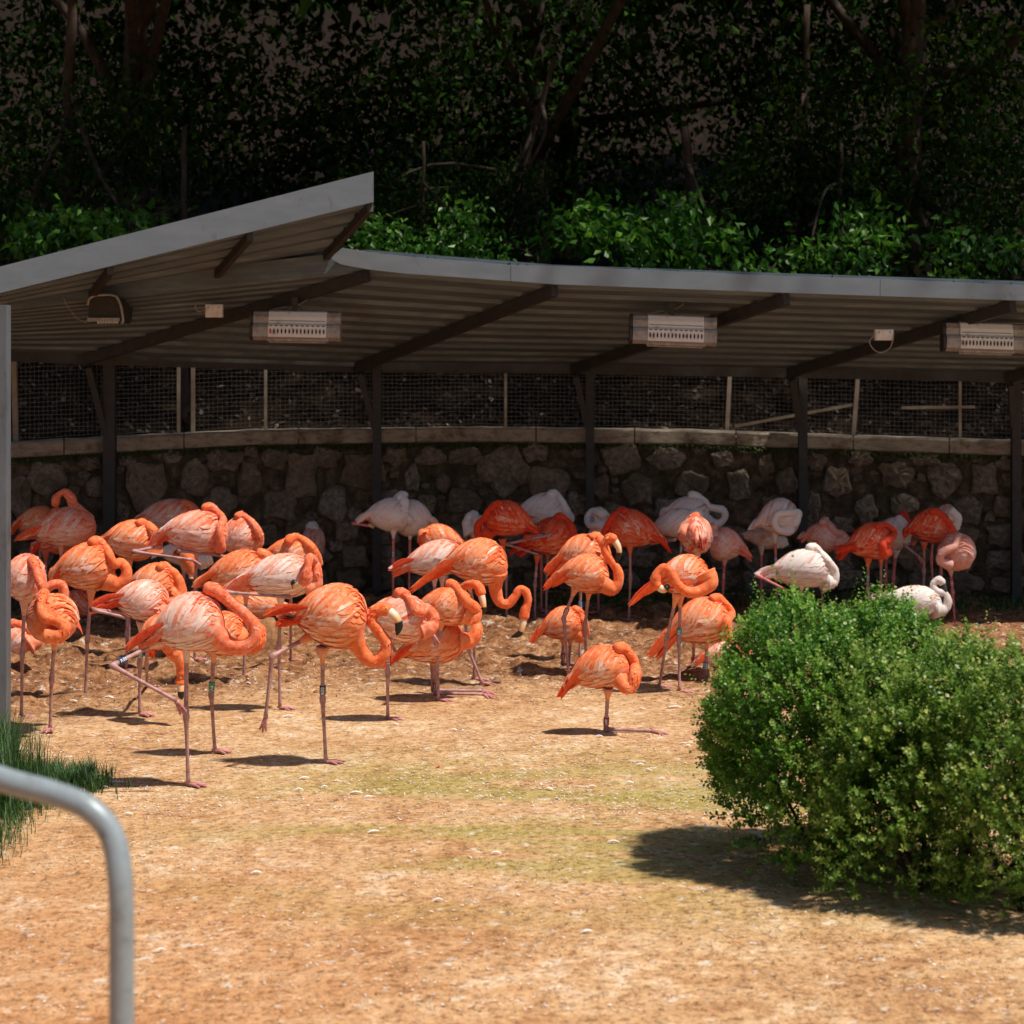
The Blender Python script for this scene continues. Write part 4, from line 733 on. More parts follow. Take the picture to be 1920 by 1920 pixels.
bird('orange flamingo kneeling in the middle with head raised showing its pale bill', 'orange', 1313, (752, 1222), (872, 1195), 40, [(716, 1255), (735, 1236)],
     [(858, 1202), (882, 1200), (894, 1183), (892, 1165, .06), (884, 1145, .12), (870, 1122, .14), (866, 1104, .14), (880, 1095, .10), (897, 1100, .06), (903, 1118, .04)], bill=[(906, 1132, -.01), (906, 1146, -.01), (898, 1156, -.01)],
     legs=[('K', [(815, 1225), (817, 1306), (906, 1304), (936, 1314)], (0, .80, 'red', None)), ('K', [(808, 1225), (812, 1300), (905, 1297), (938, 1306)])])
bird('tall orange flamingo in the middle lowering its S shaped neck to the ground', 'orange', 1286, (832, 1056), (952, 1062), 44, [(765, 1112), (800, 1088)],
     [(930, 1072), (929, 1104), (937, 1128), (953, 1132), (966, 1118), (975, 1105), (986, 1110), (990, 1127), (984, 1146), (982, 1163)], bill=[(979, 1176), (974, 1188), (958, 1195)],
     legs=[('S', [(878, 1092), (891, 1145), (889, 1276)], None), ('S', [(868, 1092), (876, 1211), (904, 1284)])], arch=.18, nr=1.05)
bird('pale streaked flamingo with open tail tips left of the tall preening one', 'pink', 1232, (755, 1062), (870, 1040), 34, [(729, 1066), (734, 1080)], [(860, 1045), (875, 1030)], legs=[('L', [(815, 1075), (814, 1232)]), ('L', [(829, 1075), (830, 1236)])], pale=.06)
bird('dome backed orange flamingo turned away behind the pale streaked one', 'orange', 1200, (870, 1024), (790, 1012), 32, [], [(800, 1010), (792, 1000, .1)], yd=.2, f=-1, legs=[('L', [(838, 1040), (838, 1200)])])
bird('white flamingo facing right at the wall with a pink folded knee at far left', 'white', 1160, (684, 968), (768, 968), 32, [(662, 981)], [(752, 960), (756, 940), (748, 932)], legs=[('S', [(738, 990), (737, 1052), (737, 1160)], (0, .78, 'blue', None)), ('R', [(700, 985), (660, 981), (690, 986)], None, {'dz': -.04})])
bird('white flamingo with an S shaped neck resting on its breast by the wall', 'white', 1156, (812, 978), (742, 972), 35, [(822, 984)], [(768, 992), (768, 975), (758, 970), (741, 968), (733, 953), (740, 938), (754, 928), (762, 934)], f=-1, nb=0.4, legs=[('S', [(769, 995), (768, 1050), (766, 1156)])], pale=.04, nr=1.15)
bird('white flamingo peeking out behind the red one with a knotted neck', 'white', 1156, (925, 995), (880, 990), 24, [], [(885, 1000), (878, 985), (880, 970), (890, 966), (893, 976), (905, 974), (914, 980)], f=-1, legs=[('L', [(905, 1010), (905, 1150)])], nr=1.1)
bird('deep red orange flamingo facing left with its back sloping down to the right', 'red', 1168, (1000, 988), (908, 970), 34, [(1026, 1020), (1018, 1008)],
     [(920, 992), (908, 1007), (897, 1000), (897, 984), (908, 972), (918, 955), (932, 945), (940, 948)], f=-1, legs=[('S', [(942, 1010), (949, 1082), (950, 1166)]), ('R', [(985, 1005), (1031, 1003), (960, 1018)], (0, .70, 'blue', None), {'dz': -.15})], arch=.2, pale=-.05)
bird('red flamingo facing right with a maroon leg band, overlapping the deep red one', 'red', 1163, (985, 1020), (1074, 1000), 36, [(953, 1040), (970, 1044)],
     [(1062, 1018), (1072, 1010), (1072, 992), (1064, 978), (1050, 968), (1042, 972)], legs=[('S', [(1008, 1040), (1003, 1096), (1003, 1162)], (0, .66, 'red', None)), ('S', [(1028, 1035), (1025, 1070), (1024, 1158)]), ('R', [(985, 1012), (948, 1020), (1010, 1040)], (0, .5, 'maroon', None), {'dz': -.2})])
bird('white flamingo at the wall, neck folded over its shoulder, behind two red ones', 'white', 1148, (970, 958), (1062, 962), 34, [(964, 972)], [(1055, 975), (1066, 972), (1060, 955), (1052, 938), (1040, 925), (1028, 930)], legs=[('L', [(1015, 985), (1015, 1148)])], nr=1.2)
bird('cream flamingo with a coiled neck hugging the centre shelter post', 'white', 1155, (1150, 985), (1106, 985), 32, [], [(1118, 1004), (1134, 990), (1122, 984), (1106, 984), (1102, 970), (1112, 958), (1126, 962), (1136, 968)], f=-1, legs=[('L', [(1120, 1010), (1122, 1150)])], nr=1.1, pale=-.2)
bird('red flamingo facing left with white shoulder patch and pink knee', 'red', 1167, (1238, 1006), (1140, 985), 36, [(1260, 1038), (1248, 1022)],
     [(1150, 1005), (1137, 1016), (1135, 1000), (1140, 984), (1150, 968), (1165, 957), (1175, 960)], f=-1, legs=[('S', [(1181, 1020), (1182, 1084), (1179, 1164)]), ('R', [(1225, 1012), (1266, 1012), (1220, 1020)], None, {'dz': .03})], pale=.06)
bird('orange flamingo behind the upright headed one, its neck a plain column', 'orange', 1240, (1044, 1050), (1128, 1030), 34, [(1020, 1076), (1032, 1084)], [(1122, 1045), (1132, 1040), (1128, 1020), (1118, 1006), (1106, 1008)], legs=[('S', [(1089, 1070), (1088, 1150), (1087, 1240)], (0, .80, 'sky', None))], pale=.0)
bird('orange flamingo with its head held up and black tipped bill pointing down', 'orange', 1268, (1046, 1076), (1142, 1082), 37, [(1017, 1108), (1032, 1098)],
     [(1126, 1094), (1148, 1103), (1159, 1090), (1158, 1070), (1146, 1052), (1134, 1034), (1134, 1018), (1144, 1009), (1156, 1014)], bill=[(1160, 1028), (1160, 1042), (1154, 1058)],
     legs=[('S', [(1080, 1100), (1057, 1158), (1066, 1266)], (0, .80, 'red', None)), ('S', [(1105, 1102), (1097, 1171), (1099, 1262)])], arch=.15)
bird('small crouching orange flamingo with bent knees and coiled neck right of centre', 'orange', 1254, (1012, 1182), (1094, 1168), 32, [(995, 1208)], [(1078, 1185), (1088, 1195), (1096, 1186), (1094, 1165), (1086, 1148), (1072, 1140)],
     nb=0.4, legs=[('K', [(1056, 1195), (1055, 1250), (1080, 1253), (1092, 1254)], (0, .70, 'red', None)), ('K', [(1069, 1195), (1068, 1250), (1084, 1250), (1096, 1252)])], arch=.2)
bird('golden orange flamingo preening its back with a sweeping looped neck', 'orange', 1299, (1228, 1092), (1332, 1080), 39, [(1178, 1134), (1195, 1118)],
     [(1322, 1076, -.08), (1330, 1092, -.10), (1312, 1108, -.13), (1290, 1110, -.15), (1270, 1096, -.16), (1258, 1074, -.16), (1245, 1064, -.15), (1232, 1076, -.15), (1230, 1094, -.15), (1238, 1102, -.15)], bill=[(1244, 1106), (1250, 1102), (1252, 1096, .02)],
     legs=[('S', [(1270, 1110), (1250, 1198), (1236, 1290)]), ('S', [(1276, 1110), (1273, 1200), (1274, 1299)], (0, .82, 'teal', '10R'))], nr=1.1, arch=.2)
bird('orange flamingo with two trailing tail plumes beside the hedge', 'orange', 1278, (1252, 1186), (1372, 1160), 44, [(1213, 1234), (1228, 1236)],
     [(1350, 1180), (1366, 1196, -.15), (1362, 1180, -.19), (1364, 1162, -.17), (1372, 1150), (1360, 1132), (1346, 1121), (1332, 1124)], nb=0.35, legs=[('K', [(1326, 1195), (1322, 1274), (1350, 1278), (1372, 1280)], (0, .70, 'sky', None)), ('K', [(1301, 1195), (1300, 1258), (1358, 1256), (1375, 1258)], (0, .70, 'red', None))], arch=.2, pale=.04)
bird('pale flamingo lying on the sand half hidden by the hedge', 'pink', 1252, (1310, 1236), (1400, 1222), 24, [(1300, 1246)], [(1390, 1225), (1400, 1215)], d=14.4)
bird('white flamingo with black wing edge in front of the looped neck one', 'white', 1160, (1222, 990), (1312, 978), 28, [(1216, 1000)], [(1300, 970), (1312, 962)], legs=[('S', [(1278, 1000), (1276, 1048), (1276, 1160)], (0, .60, 'blue', None))], black=1, pale=-.05)
bird('white flamingo by the wall with a wide open neck loop to the right', 'white', 1145, (1246, 958), (1330, 968), 32, [(1238, 972)], [(1318, 975), (1332, 981), (1348, 981), (1359, 970), (1356, 957), (1342, 953), (1330, 950), (1320, 938), (1306, 930), (1290, 928)], legs=[('L', [(1290, 985), (1290, 1145)])], nr=1.15)
bird('flamingo seen from behind with a central hanging orange tail', 'pink', 1185, (1308, 1012), (1304, 1004), 36, [(1320, 1040), (1316, 1034)], [(1290, 1000, -.1), (1280, 1004, 0), (1284, 985, .1), (1300, 970, .1), (1312, 966, .1)], yd=.42, hw=.8, f=0, legs=[('L', [(1308, 1030), (1309, 1185)])], pale=-.02)
bird('coral flamingo facing left beside the rear facing one with a drooping tail', 'rose', 1158, (1396, 1028), (1330, 1020), 32, [(1409, 1054), (1402, 1048)], [(1340, 1010), (1334, 995), (1344, 986)], f=-1, legs=[('S', [(1359, 1045), (1356, 1093), (1355, 1156)], (0, .72, 'red', None))])
# right group
bird('white flamingo with its neck curled into a tight ring left of the right post', 'white', 1156, (1418, 982), (1498, 966), 36, [(1409, 988)],
     [(1480, 990), (1492, 978), (1496, 962), (1478, 962), (1460, 964), (1452, 978), (1458, 992), (1474, 997), (1488, 990)], nb=0.4, legs=[('S', [(1453, 995), (1455, 1070), (1457, 1156)], (0, .72, 'blue', None))], nr=1.15, pale=-.06)
bird('greyish white flamingo lower left of the ring necked white one', 'white', 1148, (1402, 1008), (1462, 1012), 21, [(1396, 1002)], [(1452, 1015), (1466, 1016), (1462, 1006)], legs=[('L', [(1428, 1022), (1427, 1148)])], pale=-.2)
bird('rosy flamingo with a pale curled neck just right of the right post', 'rose', 1148, (1508, 1004), (1572, 1012), 30, [], [(1562, 1020), (1584, 1014), (1578, 1002), (1566, 998), (1556, 986), (1548, 976), (1540, 982)], legs=[('L', [(1541, 1025), (1541, 1148)])], nr=1.1)
bird('bright white flamingo crouching behind the hedge top with pink legs', 'white', 1200, (1440, 1076), (1560, 1070), 36, [(1417, 1076), (1424, 1080)],
     [(1545, 1090), (1560, 1088), (1563, 1070), (1552, 1052), (1540, 1038), (1526, 1027), (1512, 1030)], legs=[('L', [(1503, 1090), (1503, 1200)]), ('R', [(1440, 1082), (1420, 1079), (1482, 1110), (1487, 1135)], None, {'dz': -.1})], pale=.08, arch=.22, nr=1.15)
bird('vivid red flamingo with a draped neck standing at right of the hedge top', 'red', 1170, (1588, 1026), (1674, 1014), 35, [(1569, 1052), (1564, 1031)],
     [(1664, 1035, -.1), (1658, 1038, -.15), (1656, 1020, -.17), (1670, 1010, -.1), (1677, 1000), (1670, 990), (1656, 984), (1642, 990)], nb=0.35, legs=[('S', [(1628, 1045), (1627, 1103), (1627, 1170)], (0, .66, 'blue', None)), ('L', [(1652, 1040), (1651, 1168)])], pale=.03, arch=.16)
bird('white flamingo wedged behind the vivid red one', 'white', 1152, (1640, 1000), (1702, 1006), 31, [], [(1692, 1010), (1700, 995), (1690, 978), (1682, 970)], legs=[('S', [(1681, 1030), (1675, 1083), (1672, 1150)]), ('L', [(1662, 1030), (1660, 1150)])], pale=-.15)
bird('red flamingo almost fully hidden, only its neck crook above the white one', 'red', 1146, (1650, 1003), (1700, 998), 22, [], [(1692, 995, .1), (1697, 980, .1), (1694, 966, .1), (1688, 975, .1)], legs=[('L', [(1676, 1020), (1676, 1146)])])
bird('dark red flamingo in the shade with a leg bent across the other', 'red', 1160, (1702, 992), (1782, 986), 33, [(1696, 1003)], [(1770, 1000), (1781, 1000), (1780, 985), (1768, 970), (1754, 960), (1742, 960)], legs=[('S', [(1733, 1015), (1732, 1068), (1732, 1160)]), ('R', [(1712, 1018), (1697, 1023), (1722, 1043), (1731, 1056)], None, {'dz': -.05})])
bird('pale flamingo behind the dark red shaded one', 'white', 1150, (1745, 972), (1794, 978), 28, [], [(1786, 985), (1792, 970), (1780, 955)], legs=[('S', [(1750, 1000), (1746, 1045), (1751, 1150)]), ('L', [(1764, 1000), (1764, 1150)])], pale=-.35)
bird('pink flamingo facing the viewer with a twisted pale neck at far right', 'rose', 1170, (1806, 1030), (1786, 1042), 35, [(1808, 1074), (1800, 1078)],
     [(1782, 1060, -.15), (1764, 1052, -.18), (1765, 1038, -.2), (1778, 1030, -.2), (1790, 1024, -.18), (1795, 1010, -.12), (1798, 1004, -.05)], yd=-.3, hw=.95, f=0, nb=0.4, legs=[('S', [(1782, 1065), (1786, 1110), (1790, 1169)], (0, .62, 'red', None))])
bird('white flamingo lying at right behind the hedge with dark bill tucked down', 'white', 1182, (1648, 1128), (1766, 1130), 29, [(1640, 1122), (1644, 1128)],
     [(1750, 1142), (1768, 1142), (1776, 1130), (1770, 1114), (1756, 1108), (1750, 1096), (1760, 1088), (1770, 1096)], bill=[(1771, 1108), (1768, 1122), (1760, 1132)], dark_bill=True, pale=.12, nr=1.05, legs=[('K', [(1700, 1140), (1690, 1180), (1720, 1182), (1735, 1184)])])

# ------------------------------------------------------------------ feather litter, clods, mound
n = NT('down_white'); MDN = n.done(n.ramp(n.attr(), [(0, (.75, .62, .54)), (.6, (.82, .78, .73)), (.9, (.80, .30, .18)), (1, (.75, .15, .07))]), .7, trans=.2)
def feather_bits(N, size, rows):
    a = RG.uniform(rows[0], rows[1], N); d_ = F * CH / (a - HY); px = RG.uniform(10, 1900, N); x = (px - 960) * d_ / F; kp = fbm(x * 1.7 + size * 900, d_ * 1.7, 3) > .40 + RG.normal(0, .06, N); x = x[kp]; d_ = d_[kp]; N = len(x); z = gz(x, d_) + .004
    u = np.stack([RG.normal(size=N), RG.normal(size=N), RG.normal(0, .15, N)], -1); u = nz(u) * (size * RG.uniform(.5, 1.4, N))[:, None]; v = nz(np.cross(u, [0, 0, 1.])) * np.linalg.norm(u, axis=1, keepdims=True) * RG.uniform(.25, .6, (N, 1)); C0 = np.stack([x, d_, z], -1)
    up = np.array([0, 0, 1.]) * (size * RG.uniform(.15, .6, N))[:, None]
    return np.stack([C0 - u, C0 - u * .2 + v + up, C0 + u + up * .4, C0 + u * .1 - v + up * .8], 1)
Vb = np.concatenate([feather_bits(5200, .008, (1180, 1900)), feather_bits(4200, .010, (1370, 1540)), feather_bits(2600, .012, (1130, 1300))])
quads_np('feather_litter', Vb, 4, RG.random(len(Vb)) * .75 + (RG.random(len(Vb)) > .93) * .25, MDN, None, (0, 11, 0), False)['kind'] = 'stuff'
n = NT('debris'); MDB = n.done(n.ramp(n.attr(), [(0, (.03, .018, .012)), (1, (.16, .085, .045))]), .9)
Vb = np.concatenate([feather_bits(9000, .0055, (1150, 1900)), feather_bits(4500, .011, (1140, 1330))]); quads_np('ground_debris', Vb, 4, RG.random(len(Vb)), MDB, None, (0, 11, 0), False)['kind'] = 'stuff'
MARKS = [(1262, 1380, 'the kneeling bird\'s outstretched foot'), (1136, 1374, 'the kneeling bird\'s heel'), (611, 1437, 'the numbered striding bird\'s foot'), (353, 1478, 'the front left pale bird\'s foot'), (404, 1416, 'the green banded leg'), (729, 1352, 'the foot below the crooked neck'), (936, 1314, 'the toes of the middle kneeling bird'), (822, 1318, 'the middle one legged bird\'s foot'), (1273, 1300, 'the preening bird\'s feet'), (1068, 1268, 'the upright headed bird\'s foot'), (495, 1385, 'the hanging raised foot'), (525, 1334, 'the foot behind the raised leg'), (262, 1344, 'the teal banded leg'), (94, 1372, 'the spiral necked bird\'s foot'), (160, 1312, 'the third bird\'s foot'), (40, 1346, 'the grey post'), (200, 1470, 'the grass clump'), (1340, 1450, 'the hedge base'), (957, 1195, 'the lowered black bill tip'), (500, 1180, 'the broad earth mound'), (1650, 1180, 'the white bird lying by the hedge'), (1900, 1180, 'the far right post'), (1180, 1166, 'the white shouldered red bird\'s foot'), (320, 1600, 'the curved rail'), (800, 1560, 'the bare sand in the lower middle')]
USED = {}
def where(px, py, base):
    for mx, my, nm in sorted(MARKS, key=lambda m: (m[0] - px) ** 2 + ((m[1] - py) * 1.5) ** 2)[:18]:
        dx, dy = px - mx, py - my; rel = ('just right of' if dx > 0 else 'just left of') if abs(dx) > abs(dy) * 1.2 else ('in front of' if dy > 0 else 'behind')
        l = base + ' ' + rel + ' ' + nm
        if l not in USED: USED[l] = 1; return l
    return base + ' on the open ground' if base.startswith('small') is False else base + ' lying by itself'
def fallen(px, py, L, ang, tone, label=None):
    label = label or where(px, py, ('large tufted white feather' if L > .07 else 'white feather' if L > .045 else 'tiny white feather'))
    p = G(px, py); p[2] = float(gz(np.array(p[0]), np.array(p[1]))) + .006; d_ = np.array([math.cos(ang), math.sin(ang), 0]); sd = np.array([-d_[1], d_[0], 0]); mb = MB(); V = []
    for u, w_ in ((0, .02), (.2, .5), (.5, 1), (.8, .7), (1, .05)):
        c = p + d_ * L * (u - .5) + [0, 0, .010 * math.sin(u * 3.1)]; V += [c - sd * w_ * L * .16 * RG.uniform(.5, 1.4), c + [0, 0, .004], c + sd * w_ * L * .16 * RG.uniform(.5, 1.4)]
    mb.add(V, [(3 * i + j, 3 * i + j + 1, 3 * i + j + 4, 3 * i + j + 3) for i in range(4) for j in range(2)], 0, tone)
    for k in range(9):
        a_ = RG.uniform(0, 6.28); q = p + d_ * L * RG.uniform(-.45, .2); e = q + np.array([math.cos(a_), math.sin(a_) * .7, RG.uniform(.05, .5)]) * L * RG.uniform(.2, .5); w2 = np.array([-math.sin(a_), math.cos(a_), 0]) * L * .06
        mb.add([q - w2, e, q + w2], [(0, 1, 2)], 0, tone)
    o = mb.build('fallen_feather', MDN, None, p); tag(o, label, 'feather', 'moulted feathers on the ground')
for px, py, L in ((1203, 1331, .06), (1265, 1328, .10), (1135, 1350, .05), (1123, 1385, .05), (1158, 1380, .04), (1140, 1402, .03), (1200, 1437, .05), (1215, 1447, .04), (668, 1488, .07), (690, 1496, .05), (570, 1462, .06), (560, 1483, .05), (608, 1478, .04), (1325, 1318, .04), (1005, 1272, .06), (1010, 1280, .03), (205, 1312, .08), (138, 1318, .06), (218, 1335, .05), (465, 1285, .05), (540, 1345, .08), (740, 1362, .06), (910, 1405, .04), (1110, 1476, .05), (1030, 1480, .05), (1180, 1470, .05), (1240, 1462, .04), (215, 1470, .10), (190, 1478, .07), (450, 1350, .04), (980, 1445, .04), (1290, 1402, .04), (850, 1372, .05), (820, 1300, .05), (240, 1530, .05), (700, 1560, .06), (930, 1600, .05), (1150, 1580, .06), (480, 1640, .05), (820, 1690, .05), (1100, 1750, .05), (300, 1790, .05)):
    fallen(px, py, L, RG.uniform(-.6, .6), RG.uniform(.3, .7))
fallen(822, 1440, .055, 1.2, .98, 'small red and white feather standing out alone on the sand')
n = NT('dirt_clod'); f = n.noise(30, 5, .7); MCL = n.done(n.ramp(f, [(.3, (.16, .065, .026)), (.7, (.40, .20, .085))]), .95, normal=n.bump(f, .8, .012))
def clod(px, py, r, label='reddish brown clod of dried earth', name='dirt_clod', cat='dirt clod', hz=.75, group='clods of earth on the rough ground'):
    p = G(px, py); r = r * p[1] / F; rg = random.Random(int(px * 7 + py)); V = []; k = 9
    for i, (sc, zz) in enumerate(((1.0, -.25), (1.05, .15), (.85, .55), (.5, .85))):
        for j in range(k): a_ = 2 * math.pi * (j + .5 * (i % 2)) / k; q = sc * rg.uniform(.8, 1.15); V.append(p + [math.cos(a_) * r * q, math.sin(a_) * r * q * .9, r * hz * zz * rg.uniform(.85, 1.15)])
    V.append(p + [0, 0, r * hz * .95]); Fs = [(i * k + j, i * k + (j + 1) % k, (i + 1) * k + (j + 1) % k, (i + 1) * k + j) for i in range(3) for j in range(k)] + [(3 * k + j, 3 * k + (j + 1) % k, 4 * k) for j in range(k)]
    mb = MB(); mb.add(V, Fs); o = mb.build(name, MCL, None, p, smooth=True); r0 = r * F / p[1]
    if name == 'dirt_clod': label = where(px, py, 'big brown earth clod' if r0 > 12 else 'brown earth clod' if r0 > 7.5 else 'small crumb of earth')
    tag(o, label, cat, group)
for q in ((1018, 1212, 16), (990, 1247, 10), (558, 1220, 18), (585, 1228, 9), (577, 1258, 8), (500, 1262, 9), (497, 1248, 6), (178, 1268, 10), (128, 1272, 13), (125, 1240, 9), (208, 1235, 12), (60, 1250, 11), (85, 1268, 9), (130, 1308, 9), (100, 1285, 14), (35, 1290, 14), (72, 1300, 8), (230, 1308, 8), (300, 1270, 9), (330, 1262, 8), (395, 1250, 9), (240, 1290, 6), (150, 1222, 9), (190, 1214, 8), (70, 1228, 7), (1260, 1190, 9), (1190, 1198, 6), (1150, 1205, 7), (930, 1205, 9), (950, 1225, 7), (905, 1240, 6), (1700, 1195, 9), (1750, 1185, 8), (1820, 1180, 10), (1870, 1165, 9), (1840, 1200, 8), (1780, 1172, 7), (1900, 1185, 9), (1860, 1210, 9), (1165, 1165, 8), (1080, 1170, 7), (1230, 1160, 6), (620, 1262, 8), (650, 1240, 8), (690, 1262, 6)): clod(*q)
for _ in range(46):
    y_ = rnd.uniform(1160, 1300); x_ = rnd.uniform(20, 640 if y_ > 1235 else 1330); clod(x_, y_, rnd.uniform(4.0, 9.0))
clod(500, 1212, 34, 'broad brown earth mound behind the striding flamingo', 'earth_mound', 'mound', 1.7, None)

# ------------------------------------------------------------------ grass, weeds, flowers, rail
n = NT('grass_blade'); MGR = n.done(n.ramp(n.attr(), [(0, (.010, .035, .008)), (.6, (.035, .10, .020)), (1, (.12, .24, .06))]), .5, trans=.25)
def blades_of_grass(name, pts, h, w_, lean, mat=MGR, label=None, cat=None):
    N = len(pts); hh = h * RG.uniform(.5, 1.15, N); an = RG.uniform(0, 2 * np.pi, N); ld = np.stack([np.cos(an), np.sin(an), 0 * an], -1) * (lean * hh * RG.uniform(.2, 1, N))[:, None]; sd = np.stack([-np.sin(an), np.cos(an), 0 * an], -1) * w_
    up = np.array([0, 0, 1.])[None] * hh[:, None]; p1 = pts + up * .55 + ld * .3; p2 = pts + up * .92 + ld
    V = np.stack([pts - sd, pts + sd, p1 + sd * .8, p2 + sd * .1, p2 - sd * .1, p1 - sd * .8], 1)
    o = quads_np(name, V, 6, RG.random(N), mat, None, pts.mean(0), True, [(0, 1, 2, 5), (5, 2, 3, 4)]) ; o['kind'] = 'stuff'; return o
def gpts(N, x0, x1, y0, y1, d_=None):
    px = RG.uniform(x0, x1, N); py = RG.uniform(y0, y1, N); dd = F * CH / (py - HY); return np.stack([(px - 960) * dd / F, dd, 0 * dd], -1)
blades_of_grass('long_grass', np.concatenate([gpts(1500, -60, 35, 1440, 1540), gpts(380, -60, 95, 1460, 1520)]), .38, .0024, .55)
def gclump(N):
    px = 132 + 34 * RG.normal(size=N); py = 1472 + 9 * RG.normal(size=N); k = fbm(px * .09, py * .2, 2) > .34; px, py = px[k], py[k]; dd = F * CH / (py - HY); return np.stack([(px - 960) * dd / F, dd, 0 * dd], -1)
pa = gpts(6500, -60, 212, 1445, 1520); keep = (pa[:, 0] * F / pa[:, 1] + 960) < 70 + 60 * RG.random(len(pa)) ** 2 + 120 * (fbm(pa[:, 0] * 9, pa[:, 1] * 9, 2) - .4); pa = pa[keep]
pb = gpts(5000, -80, 150, 1515, 1680); pbx = pb[:, 0] * F / pb[:, 1] + 960; pby = F * CH / pb[:, 1] + HY; pb = pb[pbx < 70 - (pby - 1515) * .9 + RG.normal(0, 25, len(pb))]
blades_of_grass('short_grass', np.concatenate([pa, pb, gclump(5200)]), .115, .002, .8)
blades_of_grass('wall_foot_weeds', np.concatenate([gpts(2600, 1150, 1950, 1118, 1140), gpts(500, 960, 1200, 1122, 1138), gpts(500, 1600, 1950, 1132, 1150)]), .09, .004, .9)
n = NT('petal_yellow'); MYL = n.done((.75, .55, .02), .5)
for i, (px, py, h) in enumerate(((62, 1472, 12), (70, 1476, 14), (68, 1490, 8))):
    p = G(px, py + 22); t = empty('yellow_flower', p, ('tiny yellow flower left of its twin beside the grey post', 'tallest tiny yellow flower in the grass', 'lowest tiny yellow flower, nearest the curved rail')[i], 'flower', 'yellow flowers in the grass'); top = p + [0, 0, .10]
    mb = MB(); mb.add(*tube([p, top], .002, 5)); mb.build('stem', MGR, t)
    for k in range(6): a_ = k * math.pi / 3; e = np.array([math.cos(a_), math.sin(a_), .3]); sd = np.array([-e[1], e[0], 0]); mb = MB(); mb.add([top, top + e * .008 + sd * .005, top + e * .018, top + e * .008 - sd * .005], [(0, 1, 2, 3)]); mb.build('petal', MYL, t)
n = NT('rail_paint'); f = n.noise(30, 5, .7); MRL = n.done(n.ramp(f, [(.32, (.12, .12, .11)), (.42, (.24, .28, .30)), (.8, (.30, .345, .365))]), .4, metal=.1)
rl = empty('hand_rail', P(-300, 2300, 4.1) * [1, 1, 0], 'blurred pale grey tubular barrier rail in the near left corner', 'railing')
mb = MB(); mb.add(*tube(catmull([P(-420, 1325, 4.3), P(-200, 1388, 4.2), P(0, 1460, 4.1), P(100, 1488, 4.06), P(170, 1518, 4.03), P(212, 1572, 4.02), P(226, 1660, 4.0), P(228, 1800, 4.0), P(228, 2000, 4.0), P(228, 2680, 4.0)], 70), .0265, 16)); mb.build('top_tube', MRL, rl)
mb = MB(); mb.add(*tube([P(-300, 716, 4.25) * [1, 1, 0], P(-300, 1362, 4.25)], .024, 12)); mb.build('support_post', MRL, rl)

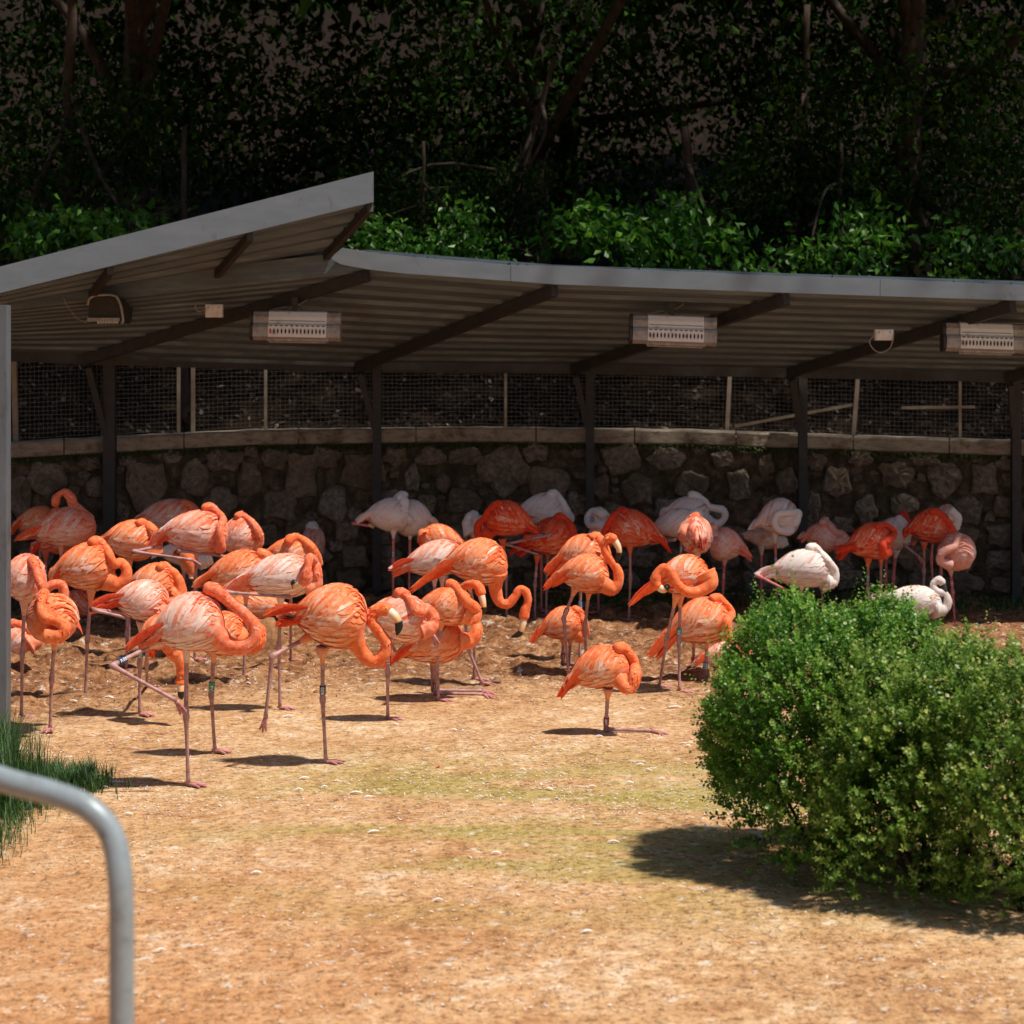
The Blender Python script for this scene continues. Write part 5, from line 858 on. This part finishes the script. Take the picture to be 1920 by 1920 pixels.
# ------------------------------------------------------------------ hedge shrubs in the right foreground
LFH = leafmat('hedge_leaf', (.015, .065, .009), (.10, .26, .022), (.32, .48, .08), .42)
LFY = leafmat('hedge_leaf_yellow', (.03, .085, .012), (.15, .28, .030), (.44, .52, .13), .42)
def shrub(label, cx, cy, rx, ry, rz, zc, nsp, mat, seed, bare=.25):
    rg = np.random.default_rng(seed); t = empty('hedge_shrub', (cx, cy, 0), label, 'shrub', 'hedge shrubs in the right foreground'); c = np.array([cx, cy, zc]); R = np.array([rx, ry, rz])
    v = nz(rg.normal(size=(nsp, 3))); p_ = 3.3; v = v / (np.sum(np.abs(v) ** p_, 1, keepdims=True) ** (1 / p_))
    lump = 1 + .27 * (fbm(v[:, 0] * 3.5 + seed, v[:, 2] * 3.5 + v[:, 1] * 2, 3) - .45) * 2
    dep = np.where(rg.random(nsp) < .62, rg.uniform(.90, 1.04, nsp), rg.uniform(.55, .92, nsp)) * lump
    base = c + v * R * dep[:, None]; keep = (base[:, 2] > .05) & ~((base[:, 2] < .30) & (rg.random(nsp) < bare * 1.8)); keep &= (fbm(base[:, 0] * 9 + seed, base[:, 2] * 9 + base[:, 1] * 6, 2) > .27) | (rg.random(nsp) < .12); base = base[keep]; v = v[keep]; ns = len(base)
    dr = nz(v * [1, 1, .7] + [0, 0, .75] + rg.normal(0, .35, (ns, 3))); ln = rg.uniform(.05, .12, ns) * (1 + (rg.random(ns) > .93) * 1.1); nl = 15
    u = np.linspace(0, 1, nl)[None, :, None]; pos = base[:, None] + dr[:, None] * ln[:, None, None] * u
    sidev = nz(np.cross(dr, rg.normal(size=(ns, 3)))); s2 = np.cross(dr, sidev); an = (np.arange(nl) * 2.4)[None, :, None]; od = sidev[:, None] * np.cos(an) + s2[:, None] * np.sin(an)
    L = (.0235 * rg.uniform(.6, 1.2, (ns, 1)) * rg.uniform(.7, 1.35, (ns, nl)) * (1 - .35 * np.linspace(0, 1, nl)[None] ** 2))[..., None]; ld = nz(od + dr[:, None] * .6 + rg.normal(0, .25, (ns, nl, 3))); ws = nz(np.cross(ld, np.array([.25, -.25, 1.]) + rg.normal(0, .55, (ns, nl, 3)))) * L * .36
    A = pos; B = pos + ld * L * .5 + ws; C = pos + ld * L; D = pos + ld * L * .5 - ws; Vv = np.stack([A, B, C, D], 2).reshape(-1, 4, 3)
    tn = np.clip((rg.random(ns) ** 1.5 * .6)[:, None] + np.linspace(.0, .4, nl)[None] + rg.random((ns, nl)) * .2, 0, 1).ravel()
    quads_np('foliage', Vv, 4, tn, mat, t, t.location, False)['kind'] = 'stuff'
    mb = MB()
    for k in range(16):
        a_ = rg.uniform(0, 6.28); b0 = np.array([cx + math.cos(a_) * .10, cy + math.sin(a_) * .10, -.02]); e = c + nz(rg.normal(size=3) * [1, 1, .4] + [0, 0, .5]) * R * .85; pth = catmull([b0, b0 * .5 + e * .5 + rg.normal(0, .05, 3), e], 9); mb.add(*tube(pth, np.linspace(.012, .003, 9), 5))
    mb.build('branches', BARK, t); return t
def sx(px, d): return (px - 960) * d / F
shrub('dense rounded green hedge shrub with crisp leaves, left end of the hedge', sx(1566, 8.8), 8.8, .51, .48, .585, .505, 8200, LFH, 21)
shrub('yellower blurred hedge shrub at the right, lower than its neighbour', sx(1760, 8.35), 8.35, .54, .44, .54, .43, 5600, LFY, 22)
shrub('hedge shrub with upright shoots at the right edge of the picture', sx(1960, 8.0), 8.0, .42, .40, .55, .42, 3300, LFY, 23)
print('BIRDS', BN[0], 'objects', len(bpy.data.objects))
